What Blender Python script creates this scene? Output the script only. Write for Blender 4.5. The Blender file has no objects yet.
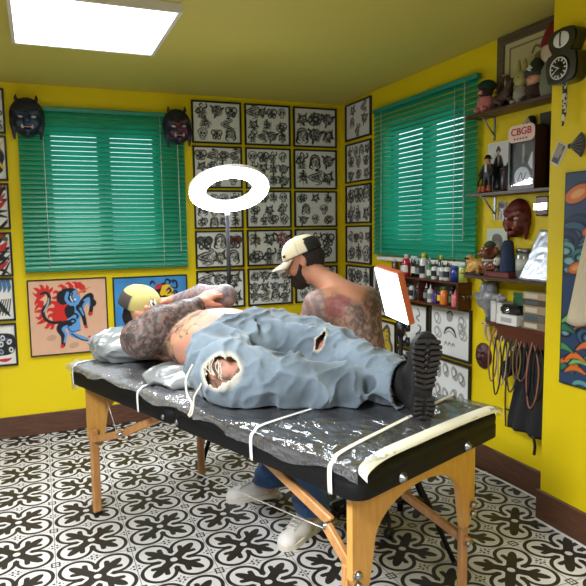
import bpy, math, random
import numpy as np
from mathutils import Vector, Matrix, Euler
PI = math.pi
COL = bpy.context.scene.collection
sc = bpy.context.scene

# ------------------------------------------------------------------ colours and materials
def lin(c):
    c = c / 255.0
    return c / 12.92 if c <= .04045 else ((c + .055) / 1.055) ** 2.4
def rgb(r, g, b): return (lin(r), lin(g), lin(b), 1.0)
_mats = {}
def mat(name, col, rough=.6, metal=0., spec=.5, coat=0., trans=0., bump=None, var=None, emit=None, sheen=0., alpha=1.):
    """principled material; var=(scale, amount) mottles the colour, bump=(scale, strength, detail)"""
    if name in _mats: return _mats[name]
    m = bpy.data.materials.new(name); m.use_nodes = True
    nt = m.node_tree; b = nt.nodes['Principled BSDF']
    b.inputs['Base Color'].default_value = col
    b.inputs['Roughness'].default_value = rough
    b.inputs['Metallic'].default_value = metal
    b.inputs['Specular IOR Level'].default_value = spec
    b.inputs['Coat Weight'].default_value = coat
    b.inputs['Coat Roughness'].default_value = .15
    b.inputs['Transmission Weight'].default_value = trans
    b.inputs['Sheen Weight'].default_value = sheen
    b.inputs['Alpha'].default_value = alpha
    if emit:
        b.inputs['Emission Color'].default_value = emit[0]; b.inputs['Emission Strength'].default_value = emit[1]
    tc = nt.nodes.new('ShaderNodeTexCoord')
    if var:
        n = nt.nodes.new('ShaderNodeTexNoise'); n.inputs['Scale'].default_value = var[0]; n.inputs['Detail'].default_value = 5
        nt.links.new(tc.outputs['Object'], n.inputs['Vector'])
        mx = nt.nodes.new('ShaderNodeMix'); mx.data_type = 'RGBA'
        a = var[1]
        mx.inputs[6].default_value = tuple(max(0, c * (1 - a)) for c in col[:3]) + (1,)
        mx.inputs[7].default_value = tuple(min(1, c * (1 + a)) for c in col[:3]) + (1,)
        nt.links.new(n.outputs['Fac'], mx.inputs[0]); nt.links.new(mx.outputs[2], b.inputs['Base Color'])
    if bump:
        n2 = nt.nodes.new('ShaderNodeTexNoise'); n2.inputs['Scale'].default_value = bump[0]
        n2.inputs['Detail'].default_value = bump[2] if len(bump) > 2 else 3
        nt.links.new(tc.outputs['Object'], n2.inputs['Vector'])
        bp = nt.nodes.new('ShaderNodeBump'); bp.inputs['Strength'].default_value = bump[1]; bp.inputs['Distance'].default_value = .01
        nt.links.new(n2.outputs['Fac'], bp.inputs['Height']); nt.links.new(bp.outputs['Normal'], b.inputs['Normal'])
    _mats[name] = m
    return m
def attr_mat(name, rough=.6, coat=0., bump=None, spec=.5, sheen=0.):
    """principled material coloured by the mesh's own 'ink' colour attribute (drawings, tattoos, washes)"""
    m = mat(name, (1, 1, 1, 1), rough, coat=coat, bump=bump, spec=spec, sheen=sheen)
    nt = m.node_tree
    if not any(n.type == 'ATTRIBUTE' for n in nt.nodes):
        a = nt.nodes.new('ShaderNodeAttribute'); a.attribute_name = 'ink'
        nt.links.new(a.outputs['Color'], nt.nodes['Principled BSDF'].inputs['Base Color'])
    return m
def wood(name, c1, c2, scale=6, rough=.5, stretch=(1, 12, 12), coat=0.):
    if name in _mats: return _mats[name]
    m = mat(name, c1, rough, coat=coat); nt = m.node_tree; b = nt.nodes['Principled BSDF']
    tc = nt.nodes.new('ShaderNodeTexCoord'); mp = nt.nodes.new('ShaderNodeMapping'); mp.inputs['Scale'].default_value = stretch
    n = nt.nodes.new('ShaderNodeTexNoise'); n.inputs['Scale'].default_value = scale; n.inputs['Detail'].default_value = 8; n.inputs['Distortion'].default_value = .6
    mx = nt.nodes.new('ShaderNodeMix'); mx.data_type = 'RGBA'; mx.inputs[6].default_value = c1; mx.inputs[7].default_value = c2
    rp = nt.nodes.new('ShaderNodeMapRange'); rp.inputs['From Min'].default_value = .35; rp.inputs['From Max'].default_value = .65
    nt.links.new(tc.outputs['Object'], mp.inputs['Vector']); nt.links.new(mp.outputs[0], n.inputs['Vector'])
    nt.links.new(n.outputs['Fac'], rp.inputs['Value']); nt.links.new(rp.outputs[0], mx.inputs[0]); nt.links.new(mx.outputs[2], b.inputs['Base Color'])
    return m
class E_:
    """tiny shader-maths expression: operators build Math nodes"""
    nt = None
    def __init__(s, v): s.v = v
    @staticmethod
    def op(o, *a):
        n = E_.nt.nodes.new('ShaderNodeMath'); n.operation = o
        for i, x in enumerate(a):
            x = x.v if isinstance(x, E_) else x
            if isinstance(x, (int, float)): n.inputs[i].default_value = x
            else: E_.nt.links.new(x, n.inputs[i])
        return E_(n.outputs[0])
    def __add__(s, o): return E_.op('ADD', s, o)
    __radd__ = __add__
    def __sub__(s, o): return E_.op('SUBTRACT', s, o)
    def __rsub__(s, o): return E_.op('SUBTRACT', o, s)
    def __mul__(s, o): return E_.op('MULTIPLY', s, o)
    __rmul__ = __mul__
    def __abs__(s): return E_.op('ABSOLUTE', s)
    def lt(s, o): return E_.op('LESS_THAN', s, o)
def emin(a, b): return E_.op('MINIMUM', a, b)
def emax(a, b): return E_.op('MAXIMUM', a, b)
def elen(a, b): return E_.op('SQRT', a * a + b * b)

# ------------------------------------------------------------------ mesh builder
class MB:
    def __init__(s): s.v = []; s.f = []; s.sm = []
    def add(s, vs, fs, smooth=False, M=None):
        o = len(s.v)
        for v in vs:
            v = Vector(v)
            s.v.append(tuple(M @ v) if M is not None else tuple(v))
        for f in fs: s.f.append(tuple(i + o for i in f)); s.sm.append(smooth)
        return s
    def box(s, x0, x1, y0, y1, z0, z1, bev=0., M=None):
        if bev <= 0:
            vs = [(x, y, z) for x in (x0, x1) for y in (y0, y1) for z in (z0, z1)]
            return s.add(vs, [(0, 1, 3, 2), (4, 6, 7, 5), (0, 4, 5, 1), (2, 3, 7, 6), (0, 2, 6, 4), (1, 5, 7, 3)], False, M)
        b = min(bev, abs(x1 - x0) * .49, abs(y1 - y0) * .49, abs(z1 - z0) * .49)
        lo = (x0, y0, z0); hi = (x1, y1, z1); vs = []; idx = {}
        for cx in (0, 1):
            for cy in (0, 1):
                for cz in (0, 1):
                    c = (cx, cy, cz)
                    for ax in range(3):
                        p = []
                        for k in range(3):
                            e = hi[k] if c[k] else lo[k]
                            if k != ax: e += -b if c[k] else b
                            p.append(e)
                        idx[c, ax] = len(vs); vs.append(p)
        fs = []
        for ax in range(3):
            o1, o2 = (ax + 1) % 3, (ax + 2) % 3
            for side in (0, 1):
                q = []
                for a, bb in ((0, 0), (1, 0), (1, 1), (0, 1)):
                    c = [0, 0, 0]; c[ax] = side; c[o1] = a; c[o2] = bb; q.append(idx[tuple(c), ax])
                fs.append(tuple(q if side else q[::-1]))
            for a in (0, 1):
                for bb in (0, 1):     # edges running along ax
                    c0 = [0, 0, 0]; c0[o1] = a; c0[o2] = bb; c1 = list(c0); c1[ax] = 1; c0 = tuple(c0); c1 = tuple(c1)
                    q = (idx[c0, o1], idx[c1, o1], idx[c1, o2], idx[c0, o2])
                    fs.append(q if (a == bb) else q[::-1])
        for cx in (0, 1):
            for cy in (0, 1):
                for cz in (0, 1):
                    c = (cx, cy, cz); q = (idx[c, 0], idx[c, 1], idx[c, 2])
                    fs.append(q if (cx + cy + cz) % 2 else q[::-1])
        return s.add(vs, fs, False, M)
    def tube(s, pts, r, n=8, cap=True, smooth=True, M=None, closed=False):
        pts = [Vector(p) for p in pts]; k = len(pts)
        rs = r if isinstance(r, (list, tuple)) else [r] * k
        vs = []; up = None
        for i, p in enumerate(pts):
            if closed: t = pts[(i + 1) % k] - pts[i - 1]
            else: t = (pts[min(i + 1, k - 1)] - pts[max(i - 1, 0)])
            t.normalize()
            if up is None:
                up = Vector((0, 0, 1)) if abs(t.z) < .9 else Vector((1, 0, 0))
            a = t.cross(up).normalized(); b = a.cross(t).normalized(); up = b
            for j in range(n):
                w = 2 * PI * j / n
                vs.append(p + (a * math.cos(w) + b * math.sin(w)) * rs[i])
        fs = []
        for i in range(k if closed else k - 1):
            for j in range(n):
                i2 = (i + 1) % k
                fs.append((i * n + j, i * n + (j + 1) % n, i2 * n + (j + 1) % n, i2 * n + j))
        if cap and not closed: fs += [tuple(range(n))[::-1], tuple(range((k - 1) * n, k * n))]
        return s.add(vs, fs, smooth, M)
    def lathe(s, prof, n=20, c=(0, 0, 0), M=None, smooth=True):
        vs = []; fs = []; k = len(prof)
        for r, z in prof:
            for j in range(n):
                w = 2 * PI * j / n; vs.append((c[0] + r * math.cos(w), c[1] + r * math.sin(w), c[2] + z))
        for i in range(k - 1):
            for j in range(n): fs.append((i * n + j, i * n + (j + 1) % n, (i + 1) * n + (j + 1) % n, (i + 1) * n + j))
        fs += [tuple(range(n))[::-1], tuple(range((k - 1) * n, k * n))]
        return s.add(vs, fs, smooth, M)
    def ball(s, c, r, n=14, m=9, M=None, wob=0., seed=0):
        rx, ry, rz = (r, r, r) if isinstance(r, (int, float)) else r
        rn = random.Random(seed); vs = [(c[0], c[1], c[2] - rz)]; fs = []
        for i in range(1, m):
            a = PI * i / m
            for j in range(n):
                w = 2 * PI * j / n; q = 1 + rn.uniform(-wob, wob)
                vs.append((c[0] + rx * math.sin(a) * math.cos(w) * q, c[1] + ry * math.sin(a) * math.sin(w) * q, c[2] - rz * math.cos(a) * q))
        vs.append((c[0], c[1], c[2] + rz)); L = len(vs) - 1
        for j in range(n):
            fs.append((0, 1 + (j + 1) % n, 1 + j)); fs.append((L, L - n + j, L - n + (j + 1) % n))
        for i in range(m - 2):
            for j in range(n):
                a = 1 + i * n; fs.append((a + j, a + (j + 1) % n, a + n + (j + 1) % n, a + n + j))
        return s.add(vs, fs, True, M)
    def prism(s, poly, h0, h1, axis='z', M=None, smooth=False):
        """extrude a 2D outline: axis z -> (x,y), y -> (x,z), x -> (y,z)"""
        def P(p, h):
            return (p[0], p[1], h) if axis == 'z' else ((p[0], h, p[1]) if axis == 'y' else (h, p[0], p[1]))
        n = len(poly); vs = [P(p, h0) for p in poly] + [P(p, h1) for p in poly]
        fs = [tuple(range(n))[::-1], tuple(range(n, 2 * n))] + [(i, (i + 1) % n, n + (i + 1) % n, n + i) for i in range(n)]
        return s.add(vs, fs, smooth, M)
    def grid(s, fn, nu, nv, smooth=True, M=None):
        vs = [fn(i / nu, j / nv) for j in range(nv + 1) for i in range(nu + 1)]
        fs = [(j * (nu + 1) + i, j * (nu + 1) + i + 1, (j + 1) * (nu + 1) + i + 1, (j + 1) * (nu + 1) + i) for j in range(nv) for i in range(nu)]
        return s.add(vs, fs, smooth, M)
    def build(s, name, m, parent=None, loc=None, rot=None, fix=True):
        me = bpy.data.meshes.new(name); me.from_pydata(s.v, [], s.f)
        me.polygons.foreach_set('use_smooth', s.sm)
        if fix:
            import bmesh
            bm = bmesh.new(); bm.from_mesh(me); bmesh.ops.recalc_face_normals(bm, faces=bm.faces); bm.to_mesh(me); bm.free()
        me.materials.append(m); me.update()
        return link(name, me, parent, loc, rot)
def link(name, me, parent=None, loc=None, rot=None):
    o = bpy.data.objects.new(name, me); COL.objects.link(o)
    if parent is not None: o.parent = parent
    if loc is not None: o.location = loc
    if rot is not None: o.rotation_euler = rot
    return o
def np_mesh(name, V, Q, m, parent=None, ink=None, smooth=True, loc=None, rot=None):
    """mesh straight from numpy arrays; ink = per-vertex linear rgb"""
    me = bpy.data.meshes.new(name)
    V = np.asarray(V, np.float32); Q = np.asarray(Q, np.int32); k = Q.shape[1]
    me.vertices.add(len(V)); me.vertices.foreach_set('co', V.ravel())
    me.loops.add(Q.size); me.loops.foreach_set('vertex_index', Q.ravel())
    me.polygons.add(len(Q)); me.polygons.foreach_set('loop_start', np.arange(0, Q.size, k, dtype=np.int32))
    me.polygons.foreach_set('loop_total', np.full(len(Q), k, np.int32))
    me.polygons.foreach_set('use_smooth', np.full(len(Q), smooth))
    me.update(calc_edges=True)
    if ink is not None:
        a = me.color_attributes.new('ink', 'FLOAT_COLOR', 'POINT')
        c = np.ones((len(V), 4), np.float32); c[:, :3] = ink; a.data.foreach_set('color', c.ravel())
    me.materials.append(m); me.validate()
    return link(name, me, parent, loc, rot)
def thing(name, label, cat, loc=(0, 0, 0), rz=0., group=None):
    o = bpy.data.objects.new(name, None); COL.objects.link(o); o.empty_display_size = .05
    o.location = loc; o.rotation_euler = (0, 0, rz)
    return tag(o, label, cat, group)
def tag(o, label, cat, group=None):
    o['label'] = label; o['category'] = cat
    if group: o['group'] = group
    return o
def struct(o): o['kind'] = 'structure'; return o
def rotm(rx=0, ry=0, rz=0, loc=(0, 0, 0)): return Matrix.Translation(loc) @ Euler((rx, ry, rz)).to_matrix().to_4x4()
def smooth_path(pts, n=6):
    """Catmull-Rom through the points"""
    P = [Vector(p) for p in pts]; out = []
    for i in range(len(P) - 1):
        a, b, c, d = P[max(i - 1, 0)], P[i], P[i + 1], P[min(i + 2, len(P) - 1)]
        for k in range(n):
            t = k / n
            out.append(.5 * ((2 * b) + (c - a) * t + (2 * a - 5 * b + 4 * c - d) * t * t + (3 * b - a - 3 * c + d) * t ** 3))
    out.append(P[-1]); return out

# ------------------------------------------------------------------ soft bodies: smooth union of tapered limbs, meshed with surface nets
def _h(i, j, k, s): 
    n = (i * 374761393 + j * 668265263 + k * 2147483647 + s * 1274126177) & 0xffffffff
    n = ((n ^ (n >> 13)) * 1274126177) & 0xffffffff
    return ((n ^ (n >> 16)) & 0xffff) / 65535.0
def noise3(P, scale, seed=0):
    """value noise in 0..1 at the points P (N,3)"""
    q = np.asarray(P, np.float64) * scale; i = np.floor(q).astype(np.int64); f = q - i; f = f * f * (3 - 2 * f); r = 0
    for a in (0, 1):
        for b in (0, 1):
            for c in (0, 1):
                w = (f[:, 0] if a else 1 - f[:, 0]) * (f[:, 1] if b else 1 - f[:, 1]) * (f[:, 2] if c else 1 - f[:, 2])
                r = r + w * _h(i[:, 0] + a, i[:, 1] + b, i[:, 2] + c, seed)
    return r
class Soft:
    def __init__(s, lo, hi, h):
        s.lo = np.array(lo, float); s.h = h
        s.n = np.ceil((np.array(hi) - s.lo) / h).astype(int) + 1
        s.ax = [s.lo[i] + h * np.arange(s.n[i]) for i in range(3)]
        s.F = np.full(s.n, 1., np.float64)
    def _sub(s, lo, hi):
        sl = []
        for i in range(3):
            a = max(0, int((lo[i] - s.lo[i]) / s.h)); b = min(s.n[i], int((hi[i] - s.lo[i]) / s.h) + 2); sl.append(slice(a, max(a, b)))
        return tuple(sl), s.ax[0][sl[0]][:, None, None], s.ax[1][sl[1]][None, :, None], s.ax[2][sl[2]][None, None, :]
    def _mix(s, sl, d, k, cut=False):
        A = s.F[sl]
        if cut:
            s.F[sl] = np.maximum(A, -d); return
        hh = np.clip(.5 + .5 * (A - d) / k, 0, 1); s.F[sl] = A * (1 - hh) + d * hh - k * hh * (1 - hh)
    def cone(s, a, b, ra, rb, k=.03, flat=None, cut=False):
        a = np.array(a, float); b = np.array(b, float); m = max(ra, rb) + k + .03
        sl, X, Y, Z = s._sub(np.minimum(a, b) - m, np.maximum(a, b) + m)
        if 0 in s.F[sl].shape: return s
        d = b - a; L = max(d @ d, 1e-12); px, py, pz = X - a[0], Y - a[1], Z - a[2]
        t = np.clip((px * d[0] + py * d[1] + pz * d[2]) / L, 0, 1)
        qx, qy, qz = px - t * d[0], py - t * d[1], pz - t * d[2]
        r2 = qx * qx + qy * qy + qz * qz
        if flat is not None:      # (axis, factor): thinner along axis
            ax = np.array(flat[0], float); ax /= np.linalg.norm(ax); c = qx * ax[0] + qy * ax[1] + qz * ax[2]
            r2 = r2 + c * c * (flat[1] ** 2 - 1)
        s._mix(sl, np.sqrt(r2) - (ra + t * (rb - ra)), k, cut); return s
    def chain(s, pts, rs, k=.03, flat=None):
        for i in range(len(pts) - 1): s.cone(pts[i], pts[i + 1], rs[i], rs[i + 1], k, flat)
        return s
    def ell(s, c, r, k=.03, rot=None, cut=False):
        c = np.array(c, float); m = max(r) + k + .03
        sl, X, Y, Z = s._sub(c - m, c + m)
        if 0 in s.F[sl].shape: return s
        x, y, z = X - c[0] + 0 * Y + 0 * Z, Y - c[1] + 0 * X + 0 * Z, Z - c[2] + 0 * X + 0 * Y
        if rot is not None:
            R = np.array(Euler(rot).to_matrix()); x, y, z = (R[0, 0] * x + R[1, 0] * y + R[2, 0] * z, R[0, 1] * x + R[1, 1] * y + R[2, 1] * z, R[0, 2] * x + R[1, 2] * y + R[2, 2] * z)
        g = np.sqrt((x / r[0]) ** 2 + (y / r[1]) ** 2 + (z / r[2]) ** 2)
        s._mix(sl, (g - 1) * min(r), k, cut); return s
    def push(s, fn):
        """add fn(P) to the field near the surface (folds, wrinkles)"""
        idx = np.argwhere(np.abs(s.F) < .05); P = s.lo + idx * s.h
        s.F[idx[:, 0], idx[:, 1], idx[:, 2]] += fn(P); return s
    def cutplane(s, p, n):
        n = np.array(n, float); n /= np.linalg.norm(n); X, Y, Z = s.ax[0][:, None, None], s.ax[1][None, :, None], s.ax[2][None, None, :]
        s.F = np.maximum(s.F, (X - p[0]) * n[0] + (Y - p[1]) * n[1] + (Z - p[2]) * n[2]); return s
    def mesh(s, smooth=2):
        F = s.F; S = F < 0
        nx, ny, nz = F.shape
        cnt = np.zeros((nx - 1, ny - 1, nz - 1), np.int8); 
        for a in (0, 1):
            for b in (0, 1):
                for c in (0, 1): cnt += S[a:nx - 1 + a, b:ny - 1 + b, c:nz - 1 + c]
        cells = np.argwhere((cnt > 0) & (cnt < 8)); idm = np.full(cnt.shape, -1, np.int64); idm[tuple(cells.T)] = np.arange(len(cells))
        acc = np.zeros((len(cells), 3)); num = np.zeros(len(cells)); cor = [(a, b, c) for a in (0, 1) for b in (0, 1) for c in (0, 1)]
        val = {c: F[cells[:, 0] + c[0], cells[:, 1] + c[1], cells[:, 2] + c[2]] for c in cor}
        for c in cor:
            for ax in range(3):
                if c[ax]: continue
                d = list(c); d[ax] = 1; d = tuple(d); va, vb = val[c], val[d]; x = (va < 0) != (vb < 0)
                t = np.where(x, va / np.where(x, va - vb, 1), 0); p = np.tile(np.array(c, float), (len(cells), 1)); p[:, ax] += t
                acc += p * x[:, None]; num += x
        V = s.lo + (cells + acc / num[:, None]) * s.h
        Q = []
        for ax in range(3):
            o1, o2 = (ax + 1) % 3, (ax + 2) % 3
            lo = [slice(None)] * 3; hi = [slice(None)] * 3; lo[ax] = slice(0, -1); hi[ax] = slice(1, None)
            e = np.argwhere(S[tuple(lo)] != S[tuple(hi)])
            e = e[(e[:, o1] > 0) & (e[:, o2] > 0) & (e[:, o1] < F.shape[o1] - 1) & (e[:, o2] < F.shape[o2] - 1)]
            ins = S[tuple(e.T)]; q = []
            for d1, d2 in ((0, 0), (1, 0), (1, 1), (0, 1)):
                c = e.copy(); c[:, o1] -= 1 - d1; c[:, o2] -= 1 - d2; q.append(idm[tuple(c.T)])
            q = np.stack(q, 1); q[~ins] = q[~ins][:, ::-1]; Q.append(q)
        Q = np.concatenate(Q); Q = Q[(Q >= 0).all(1)]
        for _ in range(smooth):
            A = np.zeros_like(V); n = np.zeros(len(V))
            for i in range(4):
                for j in ((i + 1) % 4, (i + 3) % 4):
                    np.add.at(A, Q[:, i], V[Q[:, j]]); np.add.at(n, Q[:, i], 1)
            V = np.where(n[:, None] > 0, .5 * V + .5 * A / np.maximum(n, 1)[:, None], V)
        return V, Q
def seg_dist(P, a, b):
    a = np.array(a, float); b = np.array(b, float); d = b - a; t = np.clip(((P - a) @ d) / (d @ d), 0, 1)
    return np.linalg.norm(P - a - t[:, None] * d, axis=1), t
# ------------------------------------------------------------------ camera (solved from the room's lines)
cam = bpy.data.cameras.new('camera'); cam.sensor_width = 36; cam.lens = 599.85 / 586 * 36
cam.shift_x = (293 - 277.8) / 586; cam.shift_y = (289.6 - 293) / 586; cam.clip_start = .02
co = bpy.data.objects.new('camera', cam); COL.objects.link(co); sc.camera = co
R_ = ((0.92832, 0.36803, 0.05271), (-0.37143, 0.92425, 0.08835), (-0.01620, -0.10160, 0.99469))
co.matrix_world = Matrix(((R_[0][0], R_[0][2], -R_[0][1], -2.441), (R_[1][0], R_[1][2], -R_[1][1], -4.6235), (R_[2][0], R_[2][2], -R_[2][1], 1.4727), (0, 0, 0, 1)))

# ------------------------------------------------------------------ room: corner at the origin, back wall y = 0, right wall x = 0
H, XL, YF, YP, XP = 2.5, -4.6, -6.6, -2.43, -.174
YEL = mat('yellow_wall_paint', (.76, .575, .003, 1), .55, spec=.3, bump=(60, .06), var=(3, .06))
CEIL = mat('yellow_ceiling_paint', (.53, .46, .085, 1), .75, bump=(40, .05))
GREYW = mat('unseen_wall_grey', (.22, .22, .23, 1), .6)  # grey made up for the unseen walls, to cut yellow bounce light
BASE = wood('dark_wood_baseboard', rgb(74, 46, 32), rgb(98, 62, 42), 5, .45, (1.5, 1.5, 16))
CAULK = mat('white_caulk', rgb(225, 222, 215), .6)
WHITEP = mat('white_plastic', rgb(225, 225, 222), .35)
BLACKP = mat('black_plastic', rgb(22, 22, 24), .4)
BLACKM = mat('black_metal', rgb(12, 12, 13), .7, spec=.25)
CHROME = mat('chrome', rgb(200, 200, 205), .18, metal=1.)
STEEL = mat('brushed_steel', rgb(150, 150, 152), .35, metal=1.)

def floor_material():
    m = bpy.data.materials.new('patterned_floor_tiles'); m.use_nodes = True; nt = m.node_tree; E_.nt = nt
    b = nt.nodes['Principled BSDF']; tc = nt.nodes.new('ShaderNodeTexCoord'); sp = nt.nodes.new('ShaderNodeSeparateXYZ')
    nt.links.new(tc.outputs['Object'], sp.inputs[0])
    T = .3293
    def cell(o, off): return E_.op('SUBTRACT', E_.op('FRACT', (E_(sp.outputs[o]) - off) * (1 / T) + 100.5), .5)
    X = cell(0, -2.6049); Y = cell(1, -1.7362)
    u = abs(X); v = abs(Y)
    a = (u + v) * .70711; bb = abs(u - v) * .70711                    # along / across the diagonal
    lobe = elen(a - .335, bb) - .222
    neck = emax(bb - .135, a - .335)
    q = emin(lobe, neck)
    line = (abs(q) - .026).lt(0)
    thin = (abs(q + .045) - .003).lt(0)
    # fleur inside each lobe
    leaf = elen((a - .32) * .40, bb) - .062
    def prong(x0, y0, x1, y1, r):
        dx, dy = x1 - x0, y1 - y0; L = dx * dx + dy * dy
        t = E_.op('MULTIPLY', (a - x0) * dx + (bb - y0) * dy, 1 / L); t = emin(emax(t, 0.), 1.)
        return elen(a - x0 - t * dx, bb - y0 - t * dy) - r
    leaf = emin(leaf, prong(.19, .0, .315, .112, .037))
    leaf = emin(leaf, prong(.07, .0, .24, .0, .066))
    leaf = emin(leaf, elen(X, Y) - .115)
    leaf = emax(leaf, .05 - elen(X, Y))
    ink = emax(line, emax(leaf.lt(0), thin * .0))
    # corner lozenge, star dots, seams
    p = .5 - u; s = .5 - v
    sq = emax(abs((emax(p * 1.0, s * 1.0)) - .05) - .011, 0.).lt(.0001)
    ink = emax(ink, sq)
    ink = emax(ink, emax(emin(p, s) - .004, emax(p, s) - .05).lt(0))
    def dots(p, s):
        g = elen(abs(p - 0.) - .034, abs(s) - .034) - .019
        h = elen(emin(abs(elen(p, s) - .075), 1.) , emin(abs(p), abs(s))) - .012
        return emin(g, h).lt(0)
    ink = emax(ink, emax(dots(p, v), dots(u, s)))
    seam = emin(p, s).lt(.0055)
    ink = emax(ink, seam * .75)
    ns = nt.nodes.new('ShaderNodeTexNoise'); ns.inputs['Scale'].default_value = 3.; ns.inputs['Detail'].default_value = 6; nt.links.new(tc.outputs['Object'], ns.inputs[0])
    w = nt.nodes.new('ShaderNodeMix'); w.data_type = 'RGBA'; w.inputs[6].default_value = rgb(178, 176, 172); w.inputs[7].default_value = rgb(210, 208, 204); nt.links.new(ns.outputs['Fac'], w.inputs[0])
    mx = nt.nodes.new('ShaderNodeMix'); mx.data_type = 'RGBA'; mx.inputs[7].default_value = rgb(42, 38, 34)
    nt.links.new(w.outputs[2], mx.inputs[6]); nt.links.new(ink.v, mx.inputs[0]); nt.links.new(mx.outputs[2], b.inputs['Base Color'])
    b.inputs['Roughness'].default_value = .42; b.inputs['Specular IOR Level'].default_value = .25
    return m
struct(MB().box(XL - .1, .1, YF - .1, .1, -.06, 0).build('floor', floor_material()))
struct(MB().box(XL - .1, .1, YF - .1, .1, H, H + .06).build('ceiling', CEIL))
def wall_with_hole(name, x0, x1, holes, m, loc, rz):
    """wall in local frame: x along, y 0..0.12 (back), holes = (a0, a1, z0, z1)"""
    b = MB()
    xs = [x0]
    for a0, a1, z0, z1 in holes:
        b.box(xs[-1], a0, 0, .12, 0, H); b.box(a0, a1, 0, .12, 0, z0); b.box(a0, a1, 0, .12, z1, H); xs.append(a1)
    b.box(xs[-1], x1, 0, .12, 0, H)
    return struct(b.build(name, m, None, loc, (0, 0, rz)))
WB = (-2.36, -1.54, 1.27, 2.23)                # window in the back wall (x)
WR = (.70, 1.60, 1.30, 2.21)                   # window in the right wall (local x = -y)
wall_with_hole('wall_back', XL, 0.0, [WB], YEL, (0, 0, 0), 0)
wall_with_hole('wall_right', -.12, 4.0, [WR], YEL, (0, 0, 0), -PI / 2)
struct(MB().box(XP, .0, YF, YP, 0, H).build('wall_right_front', YEL))
struct(MB().box(XL - .1, XL, YF, 0, 0, H).build('wall_left', GREYW))
struct(MB().box(XL - .1, 0, YF - .1, YF, 0, H).build('wall_front', GREYW))
BH = .155
struct(MB().box(XL, -.014, -.014, 0, 0, BH, .003).build('baseboard_back', BASE))
struct(MB().box(-.014, 0, YP, 0, 0, BH, .003).build('baseboard_right', BASE))
struct(MB().box(XP - .016, XP, YF, YP + .014, 0, BH, .003).build('baseboard_right_front', BASE))
struct(MB().box(XP - .002, -.014, YP, YP + .014, 0, BH, .003).build('baseboard_right_return', BASE))
cp = [(-.018, -.5, .003), (-.019, -1.2, .003), (-.03, -1.62, .003), (-.05, -1.75, .004), (-.028, -1.95, .003), (-.02, -2.2, .003), (-.03, YP + .016, .003)]
struct(MB().tube(smooth_path(cp, 5), .006, 6).build('trim_1', CAULK))
struct(MB().tube([(XP - .02, YP + .01, .003), (XP - .02, -3., .003), (XP - .022, -5, .003)], .006, 6).build('trim_2', CAULK))

def clear(name, refl, tint=(1, 1, 1, 1)):
    """thin clear pane: mostly see-through with a faint mirror"""
    m = bpy.data.materials.new(name); m.use_nodes = True; nt = m.node_tree; nt.nodes.clear(); N = nt.nodes.new; out = N('ShaderNodeOutputMaterial'); t = N('ShaderNodeBsdfTransparent'); t.inputs[0].default_value = tint; g = N('ShaderNodeBsdfGlossy'); g.inputs['Roughness'].default_value = .05
    mx = N('ShaderNodeMixShader'); mx.inputs[0].default_value = refl; nt.links.new(t.outputs[0], mx.inputs[1]); nt.links.new(g.outputs[0], mx.inputs[2]); nt.links.new(mx.outputs[0], out.inputs[0]); return m
GLASS = clear('window_glass', .06, (.93, .97, .97, 1))
def window(n, a0, a1, z0, z1, loc, rz):
    b = MB(); t = .045
    b.box(a0, a1, .05, .09, z0, z0 + t).box(a0, a1, .05, .09, z1 - t, z1).box(a0, a0 + t, .05, .09, z0 + t, z1 - t).box(a1 - t, a1, .05, .09, z0 + t, z1 - t)
    mid = (a0 + a1) / 2; mw = .045
    b.box(mid - mw, mid + mw, .045, .095, z0 + t, z1 - t)
    w = struct(b.build('window_%d' % n, mat('dark_window_frame', rgb(110, 105, 98), .5), None, loc, (0, 0, rz)))
    MB().box(a0 + t, mid - mw, .068, .072, z0 + t, z1 - t).box(mid + mw, a1 - t, .068, .072, z0 + t, z1 - t).build('window_pane', GLASS, w)
window(1, *WB, (0, 0, 0), 0); window(2, *WR, (0, 0, 0), -PI / 2)
struct(MB().box(.66, 1.68, -.05, 0, 1.222, 1.25, .004).build('trim_3', WHITEP, None, (0, 0, 0), (0, 0, -PI / 2)))

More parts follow.
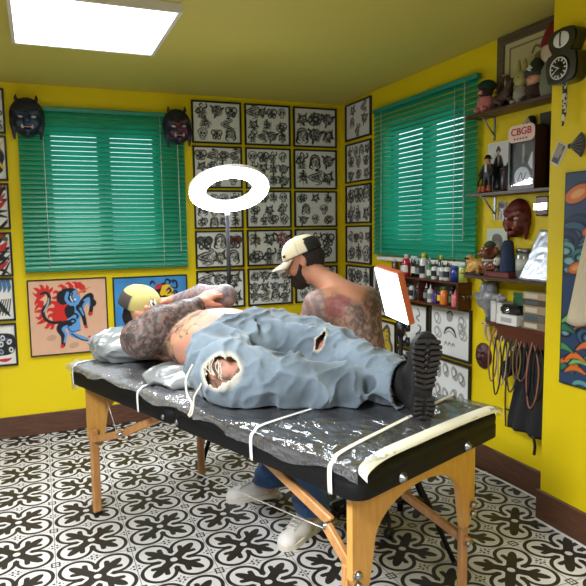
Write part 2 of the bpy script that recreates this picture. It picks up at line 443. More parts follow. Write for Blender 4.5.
# ------------------------------------------------------------------ venetian blinds
def slat_material():
    m = mat('teal_slat', rgb(22, 146, 116), .3, spec=.6); nt = m.node_tree; b = nt.nodes['Principled BSDF']; out = nt.nodes['Material Output']
    tr = nt.nodes.new('ShaderNodeBsdfTranslucent'); tr.inputs[0].default_value = rgb(40, 215, 175)
    mx = nt.nodes.new('ShaderNodeMixShader'); mx.inputs[0].default_value = .22
    nt.links.new(b.outputs[0], mx.inputs[1]); nt.links.new(tr.outputs[0], mx.inputs[2]); nt.links.new(mx.outputs[0], out.inputs[0]); return m
SLAT = slat_material(); TEAL = mat('teal_rail', rgb(30, 135, 110), .35); CORD = mat('white_cord', rgb(215, 222, 215), .6)
def blind(label, a0, a1, z0, z1, loc, rz, cords, wand):
    t = thing('venetian_blind', label, 'blind', loc, rz)
    MB().box(a0, a1, -.05, -.014, z1 - .03, z1, .003).build('head_rail', TEAL, t)
    MB().box(a0, a1, -.046, -.018, z0, z0 + .016, .005).build('bottom_rail', TEAL, t)
    b = MB(); pitch = .0335; n = int((z1 - .03 - z0 - .034) / pitch) + 1; w = .0362; ang = math.radians(63)
    for i in range(n):
        zc = z0 + .034 + i * pitch; vs = []
        for x in (a0, a1):
            for k in range(5):
                q = (k / 4 - .5); o = -.0035 * (1 - 4 * q * q)
                # room-side edge low, window-side edge high, gently crowned
                y = -.032 - (q * w * math.cos(ang)) + o * math.sin(ang); z = zc - q * w * math.sin(ang) - o * math.cos(ang)
                vs.append((x, y, z))
        b.add(vs, [(k, k + 1, 6 + k, 5 + k) for k in range(4)], True)
    b.build('slats', SLAT, t, fix=False)
    for x in cords:
        c = MB(); c.tube([(x, -.0475, z1 - .03), (x, -.0475, z0 + .01)], .0022, 5); c.tube([(x, -.017, z1 - .03), (x, -.017, z0 + .01)], .0018, 5)
        c.build('lift_cord', CORD, t)
    MB().tube([(wand, -.056, z1 - .03), (wand + .004, -.055, z0 + .12)], .0035, 6).build('tilt_wand', mat('clear_wand', rgb(190, 215, 205), .2), t)
    return t
blind('teal venetian blind on the back wall between two dark masks', -2.528, -1.362, 1.19, 2.345, (0, 0, 0), 0, [-2.365, -1.545], -1.42)
blind('teal venetian blind on the right wall above the ink bottles', .600, 1.755, 1.262, 2.345, (0, 0, 0), -PI / 2, [.72, 1.56], 1.66)

# ------------------------------------------------------------------ ceiling lamp in view, two unseen lamps added for brightness, daylight
LAMP = mat('lamp_diffuser', (1, 1, 1, 1), .5, emit=((.92, .96, 1., 1), 5.5))
RIM = mat('lamp_rim', rgb(205, 200, 190), .5)
def ceiling_lamp(label, x, y, power=22., spread=120):
    t = thing('ceiling_lamp', label, 'lamp', (x, y, H)); a = .37; z0, z1 = -.042, -.002
    b = MB()
    for sx in (-1, 1): b.box(min(sx * a, sx * (a - .018)), max(sx * a, sx * (a - .018)), -a, a, z0, z1)
    for sy in (-1, 1): b.box(-a + .018, a - .018, min(sy * a, sy * (a - .018)), max(sy * a, sy * (a - .018)), z0, z1)
    b.build('lamp_rim', RIM, t); MB().box(-a + .018, a - .018, -a + .018, a - .018, z0 + .004, z1 - .004).build('diffuser', LAMP, t)
    li = bpy.data.lights.new('led_array', 'AREA'); li.shape = 'SQUARE'; li.size = .68; li.energy = power; li.color = (.93, .955, 1.0); li.spread = math.radians(spread)
    lo = bpy.data.objects.new('led_array', li); COL.objects.link(lo); lo.parent = t; lo.location = (0, 0, z0 - .002)
ceiling_lamp('square white LED ceiling lamp at upper left', -2.14, -1.455)
ceiling_lamp('unseen fill lamp added to the ceiling over the left of the viewer', -3.3, -4.0, 185., 150)  # added out of view to brighten the right wall and pier
ceiling_lamp('unseen fill lamp added to the ceiling behind the viewer', -2.0, -5.6, 55.)  # another unseen lamp, added to raise the overall brightness
ww = bpy.data.worlds.new('daylight'); sc.world = ww; ww.use_nodes = True
ww.node_tree.nodes['Background'].inputs[0].default_value = (.80, .92, 1, 1); ww.node_tree.nodes['Background'].inputs[1].default_value = 1.7
sc.view_settings.view_transform = 'Standard'; sc.view_settings.look = 'None'; sc.view_settings.gamma = 1; sc.view_settings.use_curve_mapping = False
sc.view_settings.exposure = .13
# ------------------------------------------------------------------ drawing: shapes inked into the vertices of a paper mesh
class Cv:
    """canvas: x 0..asp, y 0..1 (up)"""
    def __init__(s, w, h, asp, paper):
        s.w, s.h, s.asp = w, h, asp; s.aa = .9 / h
        x = np.linspace(0, asp, w); y = np.linspace(0, 1, h); s.X, s.Y = np.meshgrid(x, y)
        s.C = np.ones((h, w, 3)) * np.array(paper[:3])
    def ink(s, d, col, al=1.):
        a = np.clip(.5 - d / s.aa, 0, 1)[..., None] * al; s.C = s.C * (1 - a) + np.array(col[:3]) * a; return s
    def stroke(s, pts, r, col, al=1., closed=False):
        P = np.array(pts, float); n = len(P); d = np.full(s.X.shape, 9.); rr = r if isinstance(r, (list, tuple, np.ndarray)) else [r] * n
        for i in range(n if closed else n - 1):
            a, b = P[i], P[(i + 1) % n]; v = b - a; L = max(v @ v, 1e-12)
            t = np.clip(((s.X - a[0]) * v[0] + (s.Y - a[1]) * v[1]) / L, 0, 1)
            d = np.minimum(d, np.hypot(s.X - a[0] - t * v[0], s.Y - a[1] - t * v[1]) - (rr[i] + t * (rr[(i + 1) % n] - rr[i])))
        return s.ink(d, col, al)
    def curve(s, pts, r, col, al=1., n=5):
        P = [tuple(v)[:2] for v in smooth_path([(p[0], p[1], 0) for p in pts], n)]
        if isinstance(r, (list, tuple)): r = list(np.interp(np.linspace(0, len(r) - 1, len(P)), range(len(r)), r))
        return s.stroke(P, r, col, al)
    def ell(s, cx, cy, rx, ry, col, rot=0., al=1., ring=None):
        c, q = math.cos(rot), math.sin(rot); x = (s.X - cx) * c + (s.Y - cy) * q; y = -(s.X - cx) * q + (s.Y - cy) * c
        d = (np.hypot(x / rx, y / ry) - 1) * min(rx, ry)
        return s.ink(np.abs(d) - ring if ring else d, col, al)
    def poly(s, pts, col, al=1.):
        P = np.array(pts, float); inn = np.zeros(s.X.shape, bool); d = np.full(s.X.shape, 9.)
        for i in range(len(P)):
            a, b = P[i], P[(i + 1) % len(P)]; v = b - a; L = max(v @ v, 1e-12)
            c = ((a[1] > s.Y) != (b[1] > s.Y)); inn ^= c & (s.X < (b[0] - a[0]) * (s.Y - a[1]) / np.where(b[1] == a[1], 1, b[1] - a[1]) + a[0])
            t = np.clip(((s.X - a[0]) * v[0] + (s.Y - a[1]) * v[1]) / L, 0, 1); d = np.minimum(d, np.hypot(s.X - a[0] - t * v[0], s.Y - a[1] - t * v[1]))
        return s.ink(np.where(inn, -d, d), col, al)
    def blobpoly(s, pts, col, al=1.): return s.poly([tuple(v)[:2] for v in smooth_path([(p[0], p[1], 0) for p in list(pts) + [pts[0]]], 4)][:-1], col, al)
    def shade(s, cx, cy, r, seed, col=(.012, .012, .013), al=.8):
        """whip-shaded patch with a ragged outline"""
        P = np.stack([s.X.ravel(), s.Y.ravel(), np.zeros(s.X.size)], 1); n = noise3(P, 9 / max(r, .05) * .35, seed).reshape(s.X.shape); m = noise3(P, 34, seed + 5).reshape(s.X.shape)
        q = np.clip((1.15 - np.hypot(s.X - cx, s.Y - cy) / r - n * .7) * 5, 0, 1) * np.clip((m - .30) * 3, 0, 1) * al; s.C = s.C * (1 - q[..., None]) + np.array(col) * q[..., None]; return s
    def wash(s, sc_, amt, seed=0):
        P = np.stack([s.X.ravel() * sc_, s.Y.ravel() * sc_, np.zeros(s.X.size)], 1)
        n = (noise3(P, 1, seed) * .6 + noise3(P, 2.3, seed + 1) * .4).reshape(s.X.shape); s.C *= (1 + (n - .5) * 2 * amt)[..., None]; return s
def canvas_mesh(name, cv, W, Ht, m, parent, y=-.004, warp=None, loc=None, rot=None):
    """paper in the local x-z plane, centred, facing -y"""
    V = np.stack([(cv.X / cv.asp - .5) * W, np.full(cv.X.shape, y), (cv.Y - .5) * Ht], -1).reshape(-1, 3)
    if warp: V = warp(V)
    i = np.arange(cv.h * cv.w).reshape(cv.h, cv.w); Q = np.stack([i[:-1, :-1], i[:-1, 1:], i[1:, 1:], i[1:, :-1]], -1).reshape(-1, 4)
    return np_mesh(name, V, Q, m, parent, np.clip(cv.C, 0, 1).reshape(-1, 3), True, loc, rot)
INK = rgb(30, 29, 30); GREY = rgb(120, 118, 116); PAPER = rgb(222, 221, 216); RED = rgb(150, 40, 42); GOLD = rgb(205, 165, 40)
def motif(cv, x, y, r, kind, rn, ink=INK, tint=None, soft=1.):
    """one small tattoo design of radius r"""
    T = lambda u, v: (x + u * r, y + v * r)
    if soft >= 1: cv.ell(*T(rn.uniform(-.15, .15), rn.uniform(-.15, .15)), r * rn.uniform(.5, .75), r * rn.uniform(.5, .7), tint or GREY, rn.random() * 3, .6)
    if kind == 'face':
        cv.ell(x, y + .15 * r, .75 * r, .85 * r, ink, al=.92 * soft); cv.ell(x + .05 * r, y - .12 * r, .48 * r, .62 * r, PAPER); cv.ell(x + .25 * r, y - .2 * r, .28 * r, .5 * r, GREY, al=.5)
        for e in (-.2, .22): cv.ell(*T(e, .0), .13 * r, .07 * r, ink)
        cv.ell(*T(.03, -.45), .16 * r, .06 * r, tint or ink); cv.curve([T(-.6, -.2), T(-.75, -.7), T(-.3, -.95)], [.16 * r, .05 * r], ink)
        cv.curve([T(.6, -.1), T(.7, -.6), T(.35, -.9)], [.14 * r, .05 * r], ink); cv.curve([T(-.4, .6), T(.1, .75), T(.5, .45)], .05 * r, PAPER, .7)
    elif kind == 'skull':
        cv.ell(x, y + .2 * r, .72 * r, .66 * r, ink, al=.95 * soft); cv.ell(x, y + .2 * r, .6 * r, .54 * r, PAPER); cv.poly([T(-.4, -.2), T(.4, -.2), T(.3, -.85), T(-.3, -.85)], ink); cv.poly([T(-.3, -.25), T(.3, -.25), T(.22, -.75), T(-.22, -.75)], PAPER)
        for e in (-.25, .25): cv.ell(*T(e, .08), .17 * r, .2 * r, ink)
        cv.poly([T(0, -.1), T(.09, -.28), T(-.09, -.28)], ink)
        for k in range(4): cv.stroke([T(-.21 + .14 * k, -.45), T(-.2 + .13 * k, -.75)], .02 * r, ink)
        cv.ell(*T(.35, .4), .3 * r, .3 * r, GREY, al=.45)
    elif kind == 'rose':
        cv.ell(x, y, .8 * r, .72 * r, tint or ink, al=.9 * soft)
        for k in range(9):
            a = k * 2.4; q = .12 + .075 * k; c = T(q * math.cos(a), q * .9 * math.sin(a)); cv.ell(c[0], c[1], .25 * r, .17 * r, PAPER if k % 2 else GREY, a, .75, .045 * r)
        for a in (.4, 2.5, 4.4): cv.ell(*T(.95 * math.cos(a), .9 * math.sin(a)), .3 * r, .14 * r, ink, a)
    elif kind == 'snake':
        p = [T(.8 * math.sin(k * 1.15), -.95 + .24 * k) for k in range(9)]; cv.curve(p, [.05 * r, .2 * r, .22 * r, .2 * r, .16 * r], ink, .95 * soft)
        cv.curve(p, [.01 * r, .06 * r, .07 * r, .06 * r, .03 * r], PAPER, .8); cv.ell(*p[-1], .24 * r, .17 * r, ink)
    elif kind == 'dagger':
        cv.poly([T(0, -1), T(.17, .15), T(-.17, .15)], ink); cv.poly([T(.02, -.85), T(.1, .1), T(.02, .1)], PAPER); cv.stroke([T(-.45, .2), T(.45, .2)], .08 * r, ink); cv.stroke([T(0, .2), T(0, .8)], .1 * r, ink); cv.ell(*T(0, .9), .16 * r, .13 * r, tint or ink)
        cv.curve([T(-.6, -.5), T(0, -.2), T(.5, -.5), T(0, .5), T(-.5, .6)], .08 * r, ink, .85)
    elif kind == 'beast':
        cv.blobpoly([T(-.9, -.5), T(-.5, .1), T(-.6, .8), T(-.2, .5), T(.3, .6), T(.7, .95), T(.6, .2), T(.95, -.3), T(.4, -.3), T(.3, -.9), T(-.2, -.5)], ink, .95 * soft)
        cv.ell(*T(.1, .15), .3 * r, .22 * r, PAPER, .3); cv.ell(*T(.0, .2), .08 * r, .07 * r, ink); cv.ell(*T(.22, .15), .08 * r, .07 * r, ink); cv.ell(*T(.15, -.1), .2 * r, .1 * r, tint or GREY)
        for k in range(5): cv.stroke([T(-.6 + .22 * k, -.25 - .05 * k), T(-.45 + .22 * k, -.02)], .035 * r, PAPER, .7)
    elif kind == 'wing':
        for sx in (-1, 1):
            cv.ell(*T(sx * .5, .3), .45 * r, .5 * r, ink, sx * .5, .95 * soft); cv.ell(*T(sx * .5, .3), .25 * r, .3 * r, tint or PAPER, sx * .5, .8); cv.ell(*T(sx * .4, -.45), .3 * r, .38 * r, ink, -sx * .5); cv.ell(*T(sx * .4, -.45), .12 * r, .18 * r, PAPER, -sx * .5)
        cv.ell(x, y, .11 * r, .7 * r, ink); cv.ell(*T(0, .6), .18 * r, .16 * r, GREY)
    elif kind == 'figure':
        cv.ell(*T(0, .72), .26 * r, .3 * r, ink); cv.ell(*T(.03, .66), .14 * r, .18 * r, PAPER); cv.poly([T(-.4, .4), T(.4, .4), T(.25, -.2), T(.55, -1), T(-.55, -1), T(-.25, -.2)], ink, .9 * soft)
        cv.poly([T(-.2, .3), T(.15, .3), T(.1, -.1), T(-.12, -.1)], tint or PAPER, .85); cv.curve([T(-.4, .3), T(-.75, -.2), T(-.35, -.35)], .1 * r, ink); cv.curve([T(.4, .3), T(.8, .5), T(.7, .9)], .1 * r, ink)
        for k in range(3): cv.stroke([T(-.25 + .22 * k, -.35), T(-.38 + .36 * k, -.9)], .035 * r, PAPER, .75)
    elif kind == 'moth':
        cv.ell(x, y, .85 * r, .6 * r, ink, .4, .9 * soft, .07 * r); cv.ell(x, y, .5 * r, .35 * r, ink, -.5, .9)
        for k in range(7): a = k * .9; cv.stroke([T(.45 * math.cos(a), .4 * math.sin(a)), T(.9 * math.cos(a), .9 * math.sin(a))], [.09 * r, .02 * r], ink)
        cv.ell(*T(.1, .05), .18 * r, .14 * r, PAPER)
    # scratchy linework so the drawings read as dense ink
    if soft >= 1: cv.shade(x, y, r * .98, rn.randrange(999), al=.72)
    for k in range(6):
        a = rn.uniform(0, 6.28); q = rn.uniform(.2, .7); cv.stroke([T(q * math.cos(a), q * math.sin(a)), T(q * math.cos(a) + rn.uniform(-.3, .3), q * math.sin(a) + rn.uniform(-.3, .3))], .035 * r, rn.choice([PAPER, ink, ink, GREY]), .75)
KINDS = ['face', 'skull', 'rose', 'snake', 'dagger', 'beast', 'wing', 'figure', 'moth']
def flash(seed, asp, layout, w=92, tintp=.0, tints=(RED,), ink=INK, soft=1., paper=PAPER, jit=.05):
    """sheet of small designs; layout = designs per row, from top"""
    rn = random.Random(seed); cv = Cv(w, int(w / asp), asp, paper); R = len(layout); last = None
    for i, n in enumerate(layout):
        off = rn.uniform(-.03, .03)
        for j in range(n):
            k = rn.choice([q for q in KINDS if q != last]); last = k; cw = asp / n
            r = min(cw * .56, .92 / R * .58) * rn.uniform(.9, 1.08)
            motif(cv, cw * (j + .5) * .95 + asp * .025 + rn.uniform(-jit, jit) * cw, 1 - (i + .5 + rn.uniform(-.06, .06)) * .94 / R - .03 + off, r, k, rn, ink, rn.choice(tints) if rn.random() < tintp else None, soft)
    for k in range(4):
        px, py = rn.uniform(.1, asp - .1), rn.uniform(.1, .9); cv.stroke([(px, py), (px + .08, py + .003)], .006, GREY, .7)
    return cv
FRAME = mat('black_picture_frame', rgb(26, 24, 24), .4); SHEET = attr_mat('drawn_sheet', .4, spec=.35); PAINT = attr_mat('painted_panel', .5, spec=.35)
def framed(name, label, cat, cv, W, Ht, loc, rz, group=None, fw=.013, dep=.02, fm=None, tilt=0.):
    t = thing(name, label, cat, loc, rz, group); t.rotation_euler[0] = 0
    b = MB(); w, h = W / 2, Ht / 2
    b.box(-w, w, -dep, 0, h - fw, h, .002).box(-w, w, -dep, 0, -h, -h + fw, .002).box(-w, -w + fw, -dep, 0, -h + fw, h - fw, .002).box(w - fw, w, -dep, 0, -h + fw, h - fw, .002)
    b.build('frame', fm or FRAME, t); canvas_mesh('print', cv, W - 2 * fw, Ht - 2 * fw, SHEET, t, -.006)
    if tilt: t.rotation_euler[1] = tilt
    return t
RZ = -PI / 2
# 3 x 5 grid on the back wall
rows = [(2.462, 2.138), (2.120, 1.794), (1.779, 1.478), (1.463, 1.168), (1.150, .843)]
cols = [(-1.293, -.893), (-.865, -.472), (-.445, -.048)]
RN = ['top row', 'second row from the top', 'third row from the top', 'fourth row from the top', 'bottom row']; CN = ['left column', 'middle column', 'right column']
lay = [[(3, 2, 3), (4, 3, 4), (3, 3)], [(4, 4, 3), (4, 4, 4), (3, 3)], [(4, 4, 4), (4, 3, 4), (3, 2, 3)], [(3, 3), (3, 3), (3, 2)], [(3, 3), (4, 4, 4), (3, 4, 3)]]
for i, (zt, zb) in enumerate(rows):
    for j, (xa, xb) in enumerate(cols):
        tp, tn = (0, (RED,))
        if i >= 3: tp, tn = .3, (RED, rgb(90, 110, 105), GOLD)
        cv = flash(100 + i * 7 + j, (xb - xa) / (zt - zb), lay[i][j], 96, tp, tn)
        framed('flash_sheet_frame', 'tattoo flash sheet, %s, %s of the back wall grid' % (RN[i], CN[j]), 'picture', cv, xb - xa, zt - zb, ((xa + xb) / 2, 0, (zt + zb) / 2), 0, 'flash sheets in the grid on the back wall')
# the column round the corner on the right wall (portrait run of landscape sheets seen edge-on)
rr = [(2.474, 2.178), (2.152, 1.835), (1.815, 1.503), (1.486, 1.175), (1.158, .868), (.850, .552)]
RN6 = RN[:4] + ['fifth row from the top', 'bottom row']
for i, (zt, zb) in enumerate(rr):
    cv = flash(300 + i, .41 / (zt - zb), [(2, 2, 1), (4, 3, 3), (3, 3), (4, 3), (3, 3), (3, 2)][i], 92, .3 if i == 3 else 0)
    framed('flash_sheet_frame', 'tattoo flash sheet, %s of the column right of the corner' % RN6[i], 'picture', cv, .41, zt - zb, (0, -.308, (zt + zb) / 2), RZ, 'flash sheets in the column on the right wall')
# left edge column
lf = [(2.455, 2.152), (2.138, 1.831), (1.814, 1.498), (1.477, 1.167), (1.157, .853), (.835, .530)]
def left_art(i):
    rn = random.Random(40 + i); asp = .42 / .30; cv = Cv(96, 68, asp, rgb(224, 222, 214)); YE = rgb(225, 190, 30); BL = rgb(70, 110, 150); RD = rgb(190, 40, 40)
    if i == 0: return flash(77, asp, (3, 3))
    if i == 1:
        for k in range(7): cv.curve([(.95 + rn.uniform(0, .4), rn.random()) for _ in range(4)], [.05, .09, .04], INK); 
        for k in range(7): cv.curve([(.95 + rn.uniform(0, .4), rn.random()) for _ in range(4)], [.03, .06, .02], YE)
    elif i in (2, 3):
        for k in range(11): y = rn.random(); cv.curve([(.8, y), (1.1, y + rn.uniform(-.2, .25)), (1.38, y + rn.uniform(-.1, .3))], [.01, .055, .01], INK)
        for k in range(4): y = rn.random(); cv.curve([(.9, y), (1.2, y + .1), (1.35, y + .25)], [.01, .05, .01], RD)
        if i == 3: cv.ell(1.3, .88, .07, .06, rgb(60, 95, 60))
    elif i == 4:
        for k in range(6): x = .8 + .1 * k; cv.curve([(x, .98), (x + .03, .8), (x, .68)], [.05, .045, .01], BL)
        cv.blobpoly([(.8, .1), (.95, .55), (1.15, .4), (1.33, .05), (1.1, .2)], INK); cv.blobpoly([(.9, .25), (1., .42), (1.15, .2)], GREY)
        for k in range(5): cv.stroke([(1. + .07 * k, .1), (1.15 + .05 * k, .5)], .014, INK)
    else:
        cv.blobpoly([(.5, .75), (1.0, .8), (1.38, .72), (1.36, .3), (1.0, .22), (.5, .28)], INK)
        for k in range(26): cv.ell(rn.uniform(.6, 1.34), rn.uniform(.32, .7), .055, .04, rn.choice([BL, PAPER, PAPER, rgb(150, 165, 190)]), rn.random() * 3, 1, .012)
        cv.curve([(.9, .12), (1.15, .1), (1.3, .14)], [.01, .05, .01], RD)
    cv.C[:, :cv.w // 2] = cv.C[:, ::-1][:, :cv.w // 2]
    return cv
what = ['grey tattoo designs', 'yellow and black swirls', 'black leaves and a red one', 'black and red strokes with a green spot', 'blue drips over a black figure', 'a blue-scaled black band']
for i, (zt, zb) in enumerate(lf):
    framed('flash_sheet_frame', 'framed print with %s, left of the blind' % what[i], 'picture', left_art(i), .42, zt - zb, (-2.812 - .002 * i, 0, (zt + zb) / 2), 0, 'prints at the left edge of the back wall')
# two big paintings
def unicorn():
    asp = 385 / 360; cv = Cv(150, 140, asp, rgb(213, 168, 138)); P = lambda px, py: ((px - 140) / 360, 1 - (py - 95) / 360)
    cv.wash(5, .08, 3); RD = rgb(200, 38, 32); BK = rgb(20, 22, 30); BL = rgb(92, 150, 205); BD = rgb(45, 85, 150)
    for c in ((240, 375), (350, 420)): cv.ell(*P(*c), .07, .04, rgb(150, 130, 110), .2, .5)
    rn = random.Random(4)
    cv.blobpoly([P(*q) for q in [(290, 160), (270, 200), (255, 240), (250, 290), (300, 305), (350, 255), (345, 210), (330, 170)]], RD)
    for a in [((300, 165), (270, 150), (258, 160)), ((320, 140), (300, 122), (285, 128)), ((350, 130), (338, 112), (320, 115)), ((380, 128), (372, 112), (355, 108)), ((400, 135), (395, 115), (380, 112)), ((412, 150), (412, 130), (400, 118)),
              ((275, 210), (250, 200), (240, 215)), ((265, 240), (235, 235), (225, 250)), ((262, 262), (235, 265), (228, 280)), ((280, 285), (250, 300), (235, 290)), ((300, 170), (265, 180), (250, 178)), ((290, 290), (270, 270), (245, 275)), ((310, 300), (290, 270), (262, 250))]: cv.curve([P(*q) for q in a], [.035, .02, .004], RD)
    for a in [((205, 160), (180, 165), (160, 150)), ((200, 150), (180, 135), (165, 128)), ((210, 140), (205, 122), (195, 115)), ((225, 145), (232, 128), (228, 115)), ((235, 150), (250, 140), (258, 128)), ((195, 170), (180, 185), (175, 200)), ((200, 215), (180, 215), (165, 240)), ((205, 240), (185, 240), (165, 245)), ((200, 260), (185, 275), (168, 268)), ((210, 285), (190, 295), (172, 300)), ((235, 300), (220, 320), (208, 322)), ((250, 305), (245, 325), (235, 330)), ((200, 200), (175, 195), (168, 210))]: cv.curve([P(*q) for q in a], [.032, .022, .005], RD)
    cv.ell(*P(200, 155), .06, .055, RD)
    cv.curve([P(*q) for q in [(290, 300), (250, 300), (215, 280), (205, 240), (232, 205), (238, 170), (222, 152), (198, 158)]], [.02, .022, .026, .024, .012], BK)
    cv.curve([P(*q) for q in [(208, 245), (230, 208), (236, 180)]], [.006, .012, .006], rgb(150, 175, 180))
    cv.ell(*P(308, 180), .095, .1, BK); cv.blobpoly([P(*q) for q in [(300, 140), (350, 135), (380, 150), (395, 200), (380, 260), (330, 290), (310, 240), (335, 200)]], BK)
    cv.blobpoly([P(*q) for q in [(345, 165), (370, 145), (388, 170), (400, 195), (440, 170), (452, 185), (410, 235), (398, 262), (385, 300), (388, 335), (350, 352), (318, 330), (322, 290), (355, 268), (362, 235), (350, 205)]], BL)
    cv.curve([P(*q) for q in [(330, 160), (322, 190), (345, 215), (372, 205), (365, 170)]], .022, BL); cv.curve([P(*q) for q in [(345, 178), (352, 198), (368, 192)]], .011, rgb(210, 225, 235)); cv.curve([P(*q) for q in [(356, 160), (350, 180), (362, 205)]], .009, BK)
    cv.stroke([P(378, 165), P(445, 135)], [.02, .003], rgb(190, 110, 70))
    cv.curve([P(*q) for q in [(395, 215), (420, 185), (448, 175), (452, 205), (445, 250), (440, 268)]], [.03, .028, .03, .028, .03], BK); cv.ell(*P(458, 215), .045, .05, BK); cv.ell(*P(443, 268), .03, .025, RD); cv.curve([P(*q) for q in [(412, 200), (436, 190), (438, 225)]], .012, BL)
    cv.curve([P(*q) for q in [(385, 235), (402, 270), (412, 320)]], [.05, .032, .025], BK); cv.curve([P(*q) for q in [(392, 240), (405, 272)]], [.018, .01], BL); cv.ell(*P(416, 332), .028, .022, RD)
    cv.curve([P(*q) for q in [(330, 310), (295, 315), (280, 335), (298, 370), (295, 415)]], [.05, .045, .04, .035, .03], BK); cv.curve([P(*q) for q in [(318, 325), (300, 335), (312, 365), (302, 400)]], [.02, .022, .018, .012], BL); cv.ell(*P(290, 420), .025, .028, RD)
    cv.curve([P(*q) for q in [(340, 340), (345, 365), (390, 385), (425, 398)]], [.05, .035, .028, .016], BL); cv.curve([P(*q) for q in [(340, 362), (385, 392), (420, 403)]], .009, BK); cv.ell(*P(432, 385), .022, .02, RD)
    cv.ell(*P(348, 300), .055, .04, BK, .3); cv.ell(*P(350, 300), .022, .014, BL); cv.curve([P(*q) for q in [(335, 275), (355, 262), (375, 272), (372, 285)]], .014, BK); cv.curve([P(*q) for q in [(322, 330), (345, 352), (385, 345)]], .009, BD)
    return cv
def framed_paint(label, cv, W, Ht, loc, rz):
    t = thing('painting', label, 'painting', loc, rz); b = MB(); w, h, fw = W / 2, Ht / 2, .009
    b.box(-w, w, -.022, 0, h - fw, h, .002).box(-w, w, -.022, 0, -h, -h + fw, .002).box(-w, -w + fw, -.022, 0, -h + fw, h - fw, .002).box(w - fw, w, -.022, 0, -h + fw, h - fw, .002)
    b.build('frame', FRAME, t); canvas_mesh('canvas', cv, W - 2 * fw, Ht - 2 * fw, PAINT, t, -.016)
framed_paint('square painting of a blue horned horse with red flaming mane on peach ground', unicorn(), .548, .555, (-2.253, 0, .856), 0)
def blue_art():
    cv = Cv(120, 120, 1., rgb(62, 132, 190)); cv.wash(4, .16, 9); BK = rgb(18, 20, 32); YE = rgb(228, 190, 30); RD = rgb(190, 45, 60); PK = rgb(225, 150, 150)
    P = lambda px, py: ((px - 85) / 470, 1 - (py - 50) / 470)
    cv.blobpoly([P(*q) for q in [(350, 120), (400, 90), (450, 120), (475, 160), (480, 200), (430, 240), (360, 220), (340, 160)]], BK)
    cv.blobpoly([P(*q) for q in [(395, 110), (440, 105), (470, 150), (455, 180), (410, 175), (385, 150)]], YE); cv.ell(*P(395, 160), .035, .04, YE)
    cv.ell(*P(370, 115), .06, .035, RD, .5); cv.ell(*P(462, 190), .045, .035, PK, .5); cv.ell(*P(430, 135), .028, .025, PK)
    for a in [((410, 100), (425, 70), (450, 85), (440, 100)), ((450, 120), (490, 130), (490, 90), (465, 80), (470, 100)), ((420, 150), (440, 130), (450, 150), (430, 165)), ((455, 165), (485, 150), (490, 185), (470, 205)), ((350, 100), (330, 80), (315, 100)), ((280, 110), (240, 95), (190, 125), (160, 180)), ((170, 170), (140, 180), (135, 210)), ((215, 110), (245, 100), (280, 105)), ((160, 240), (140, 300), (160, 340)), ((360, 260), (420, 300), (480, 280))]: cv.curve([P(*q) for q in a], [.006, .014, .016, .008], BK)
    for a in [((300, 300), (200, 330), (150, 420)), ((350, 330), (420, 380), (470, 460))]: cv.curve([P(*q) for q in a], [.04, .07, .03], BK)
    return cv
framed_paint('blue painting with black swirls and a yellow creature behind the reclining client', blue_art(), .565, .56, (-1.652, 0, .847), 0)
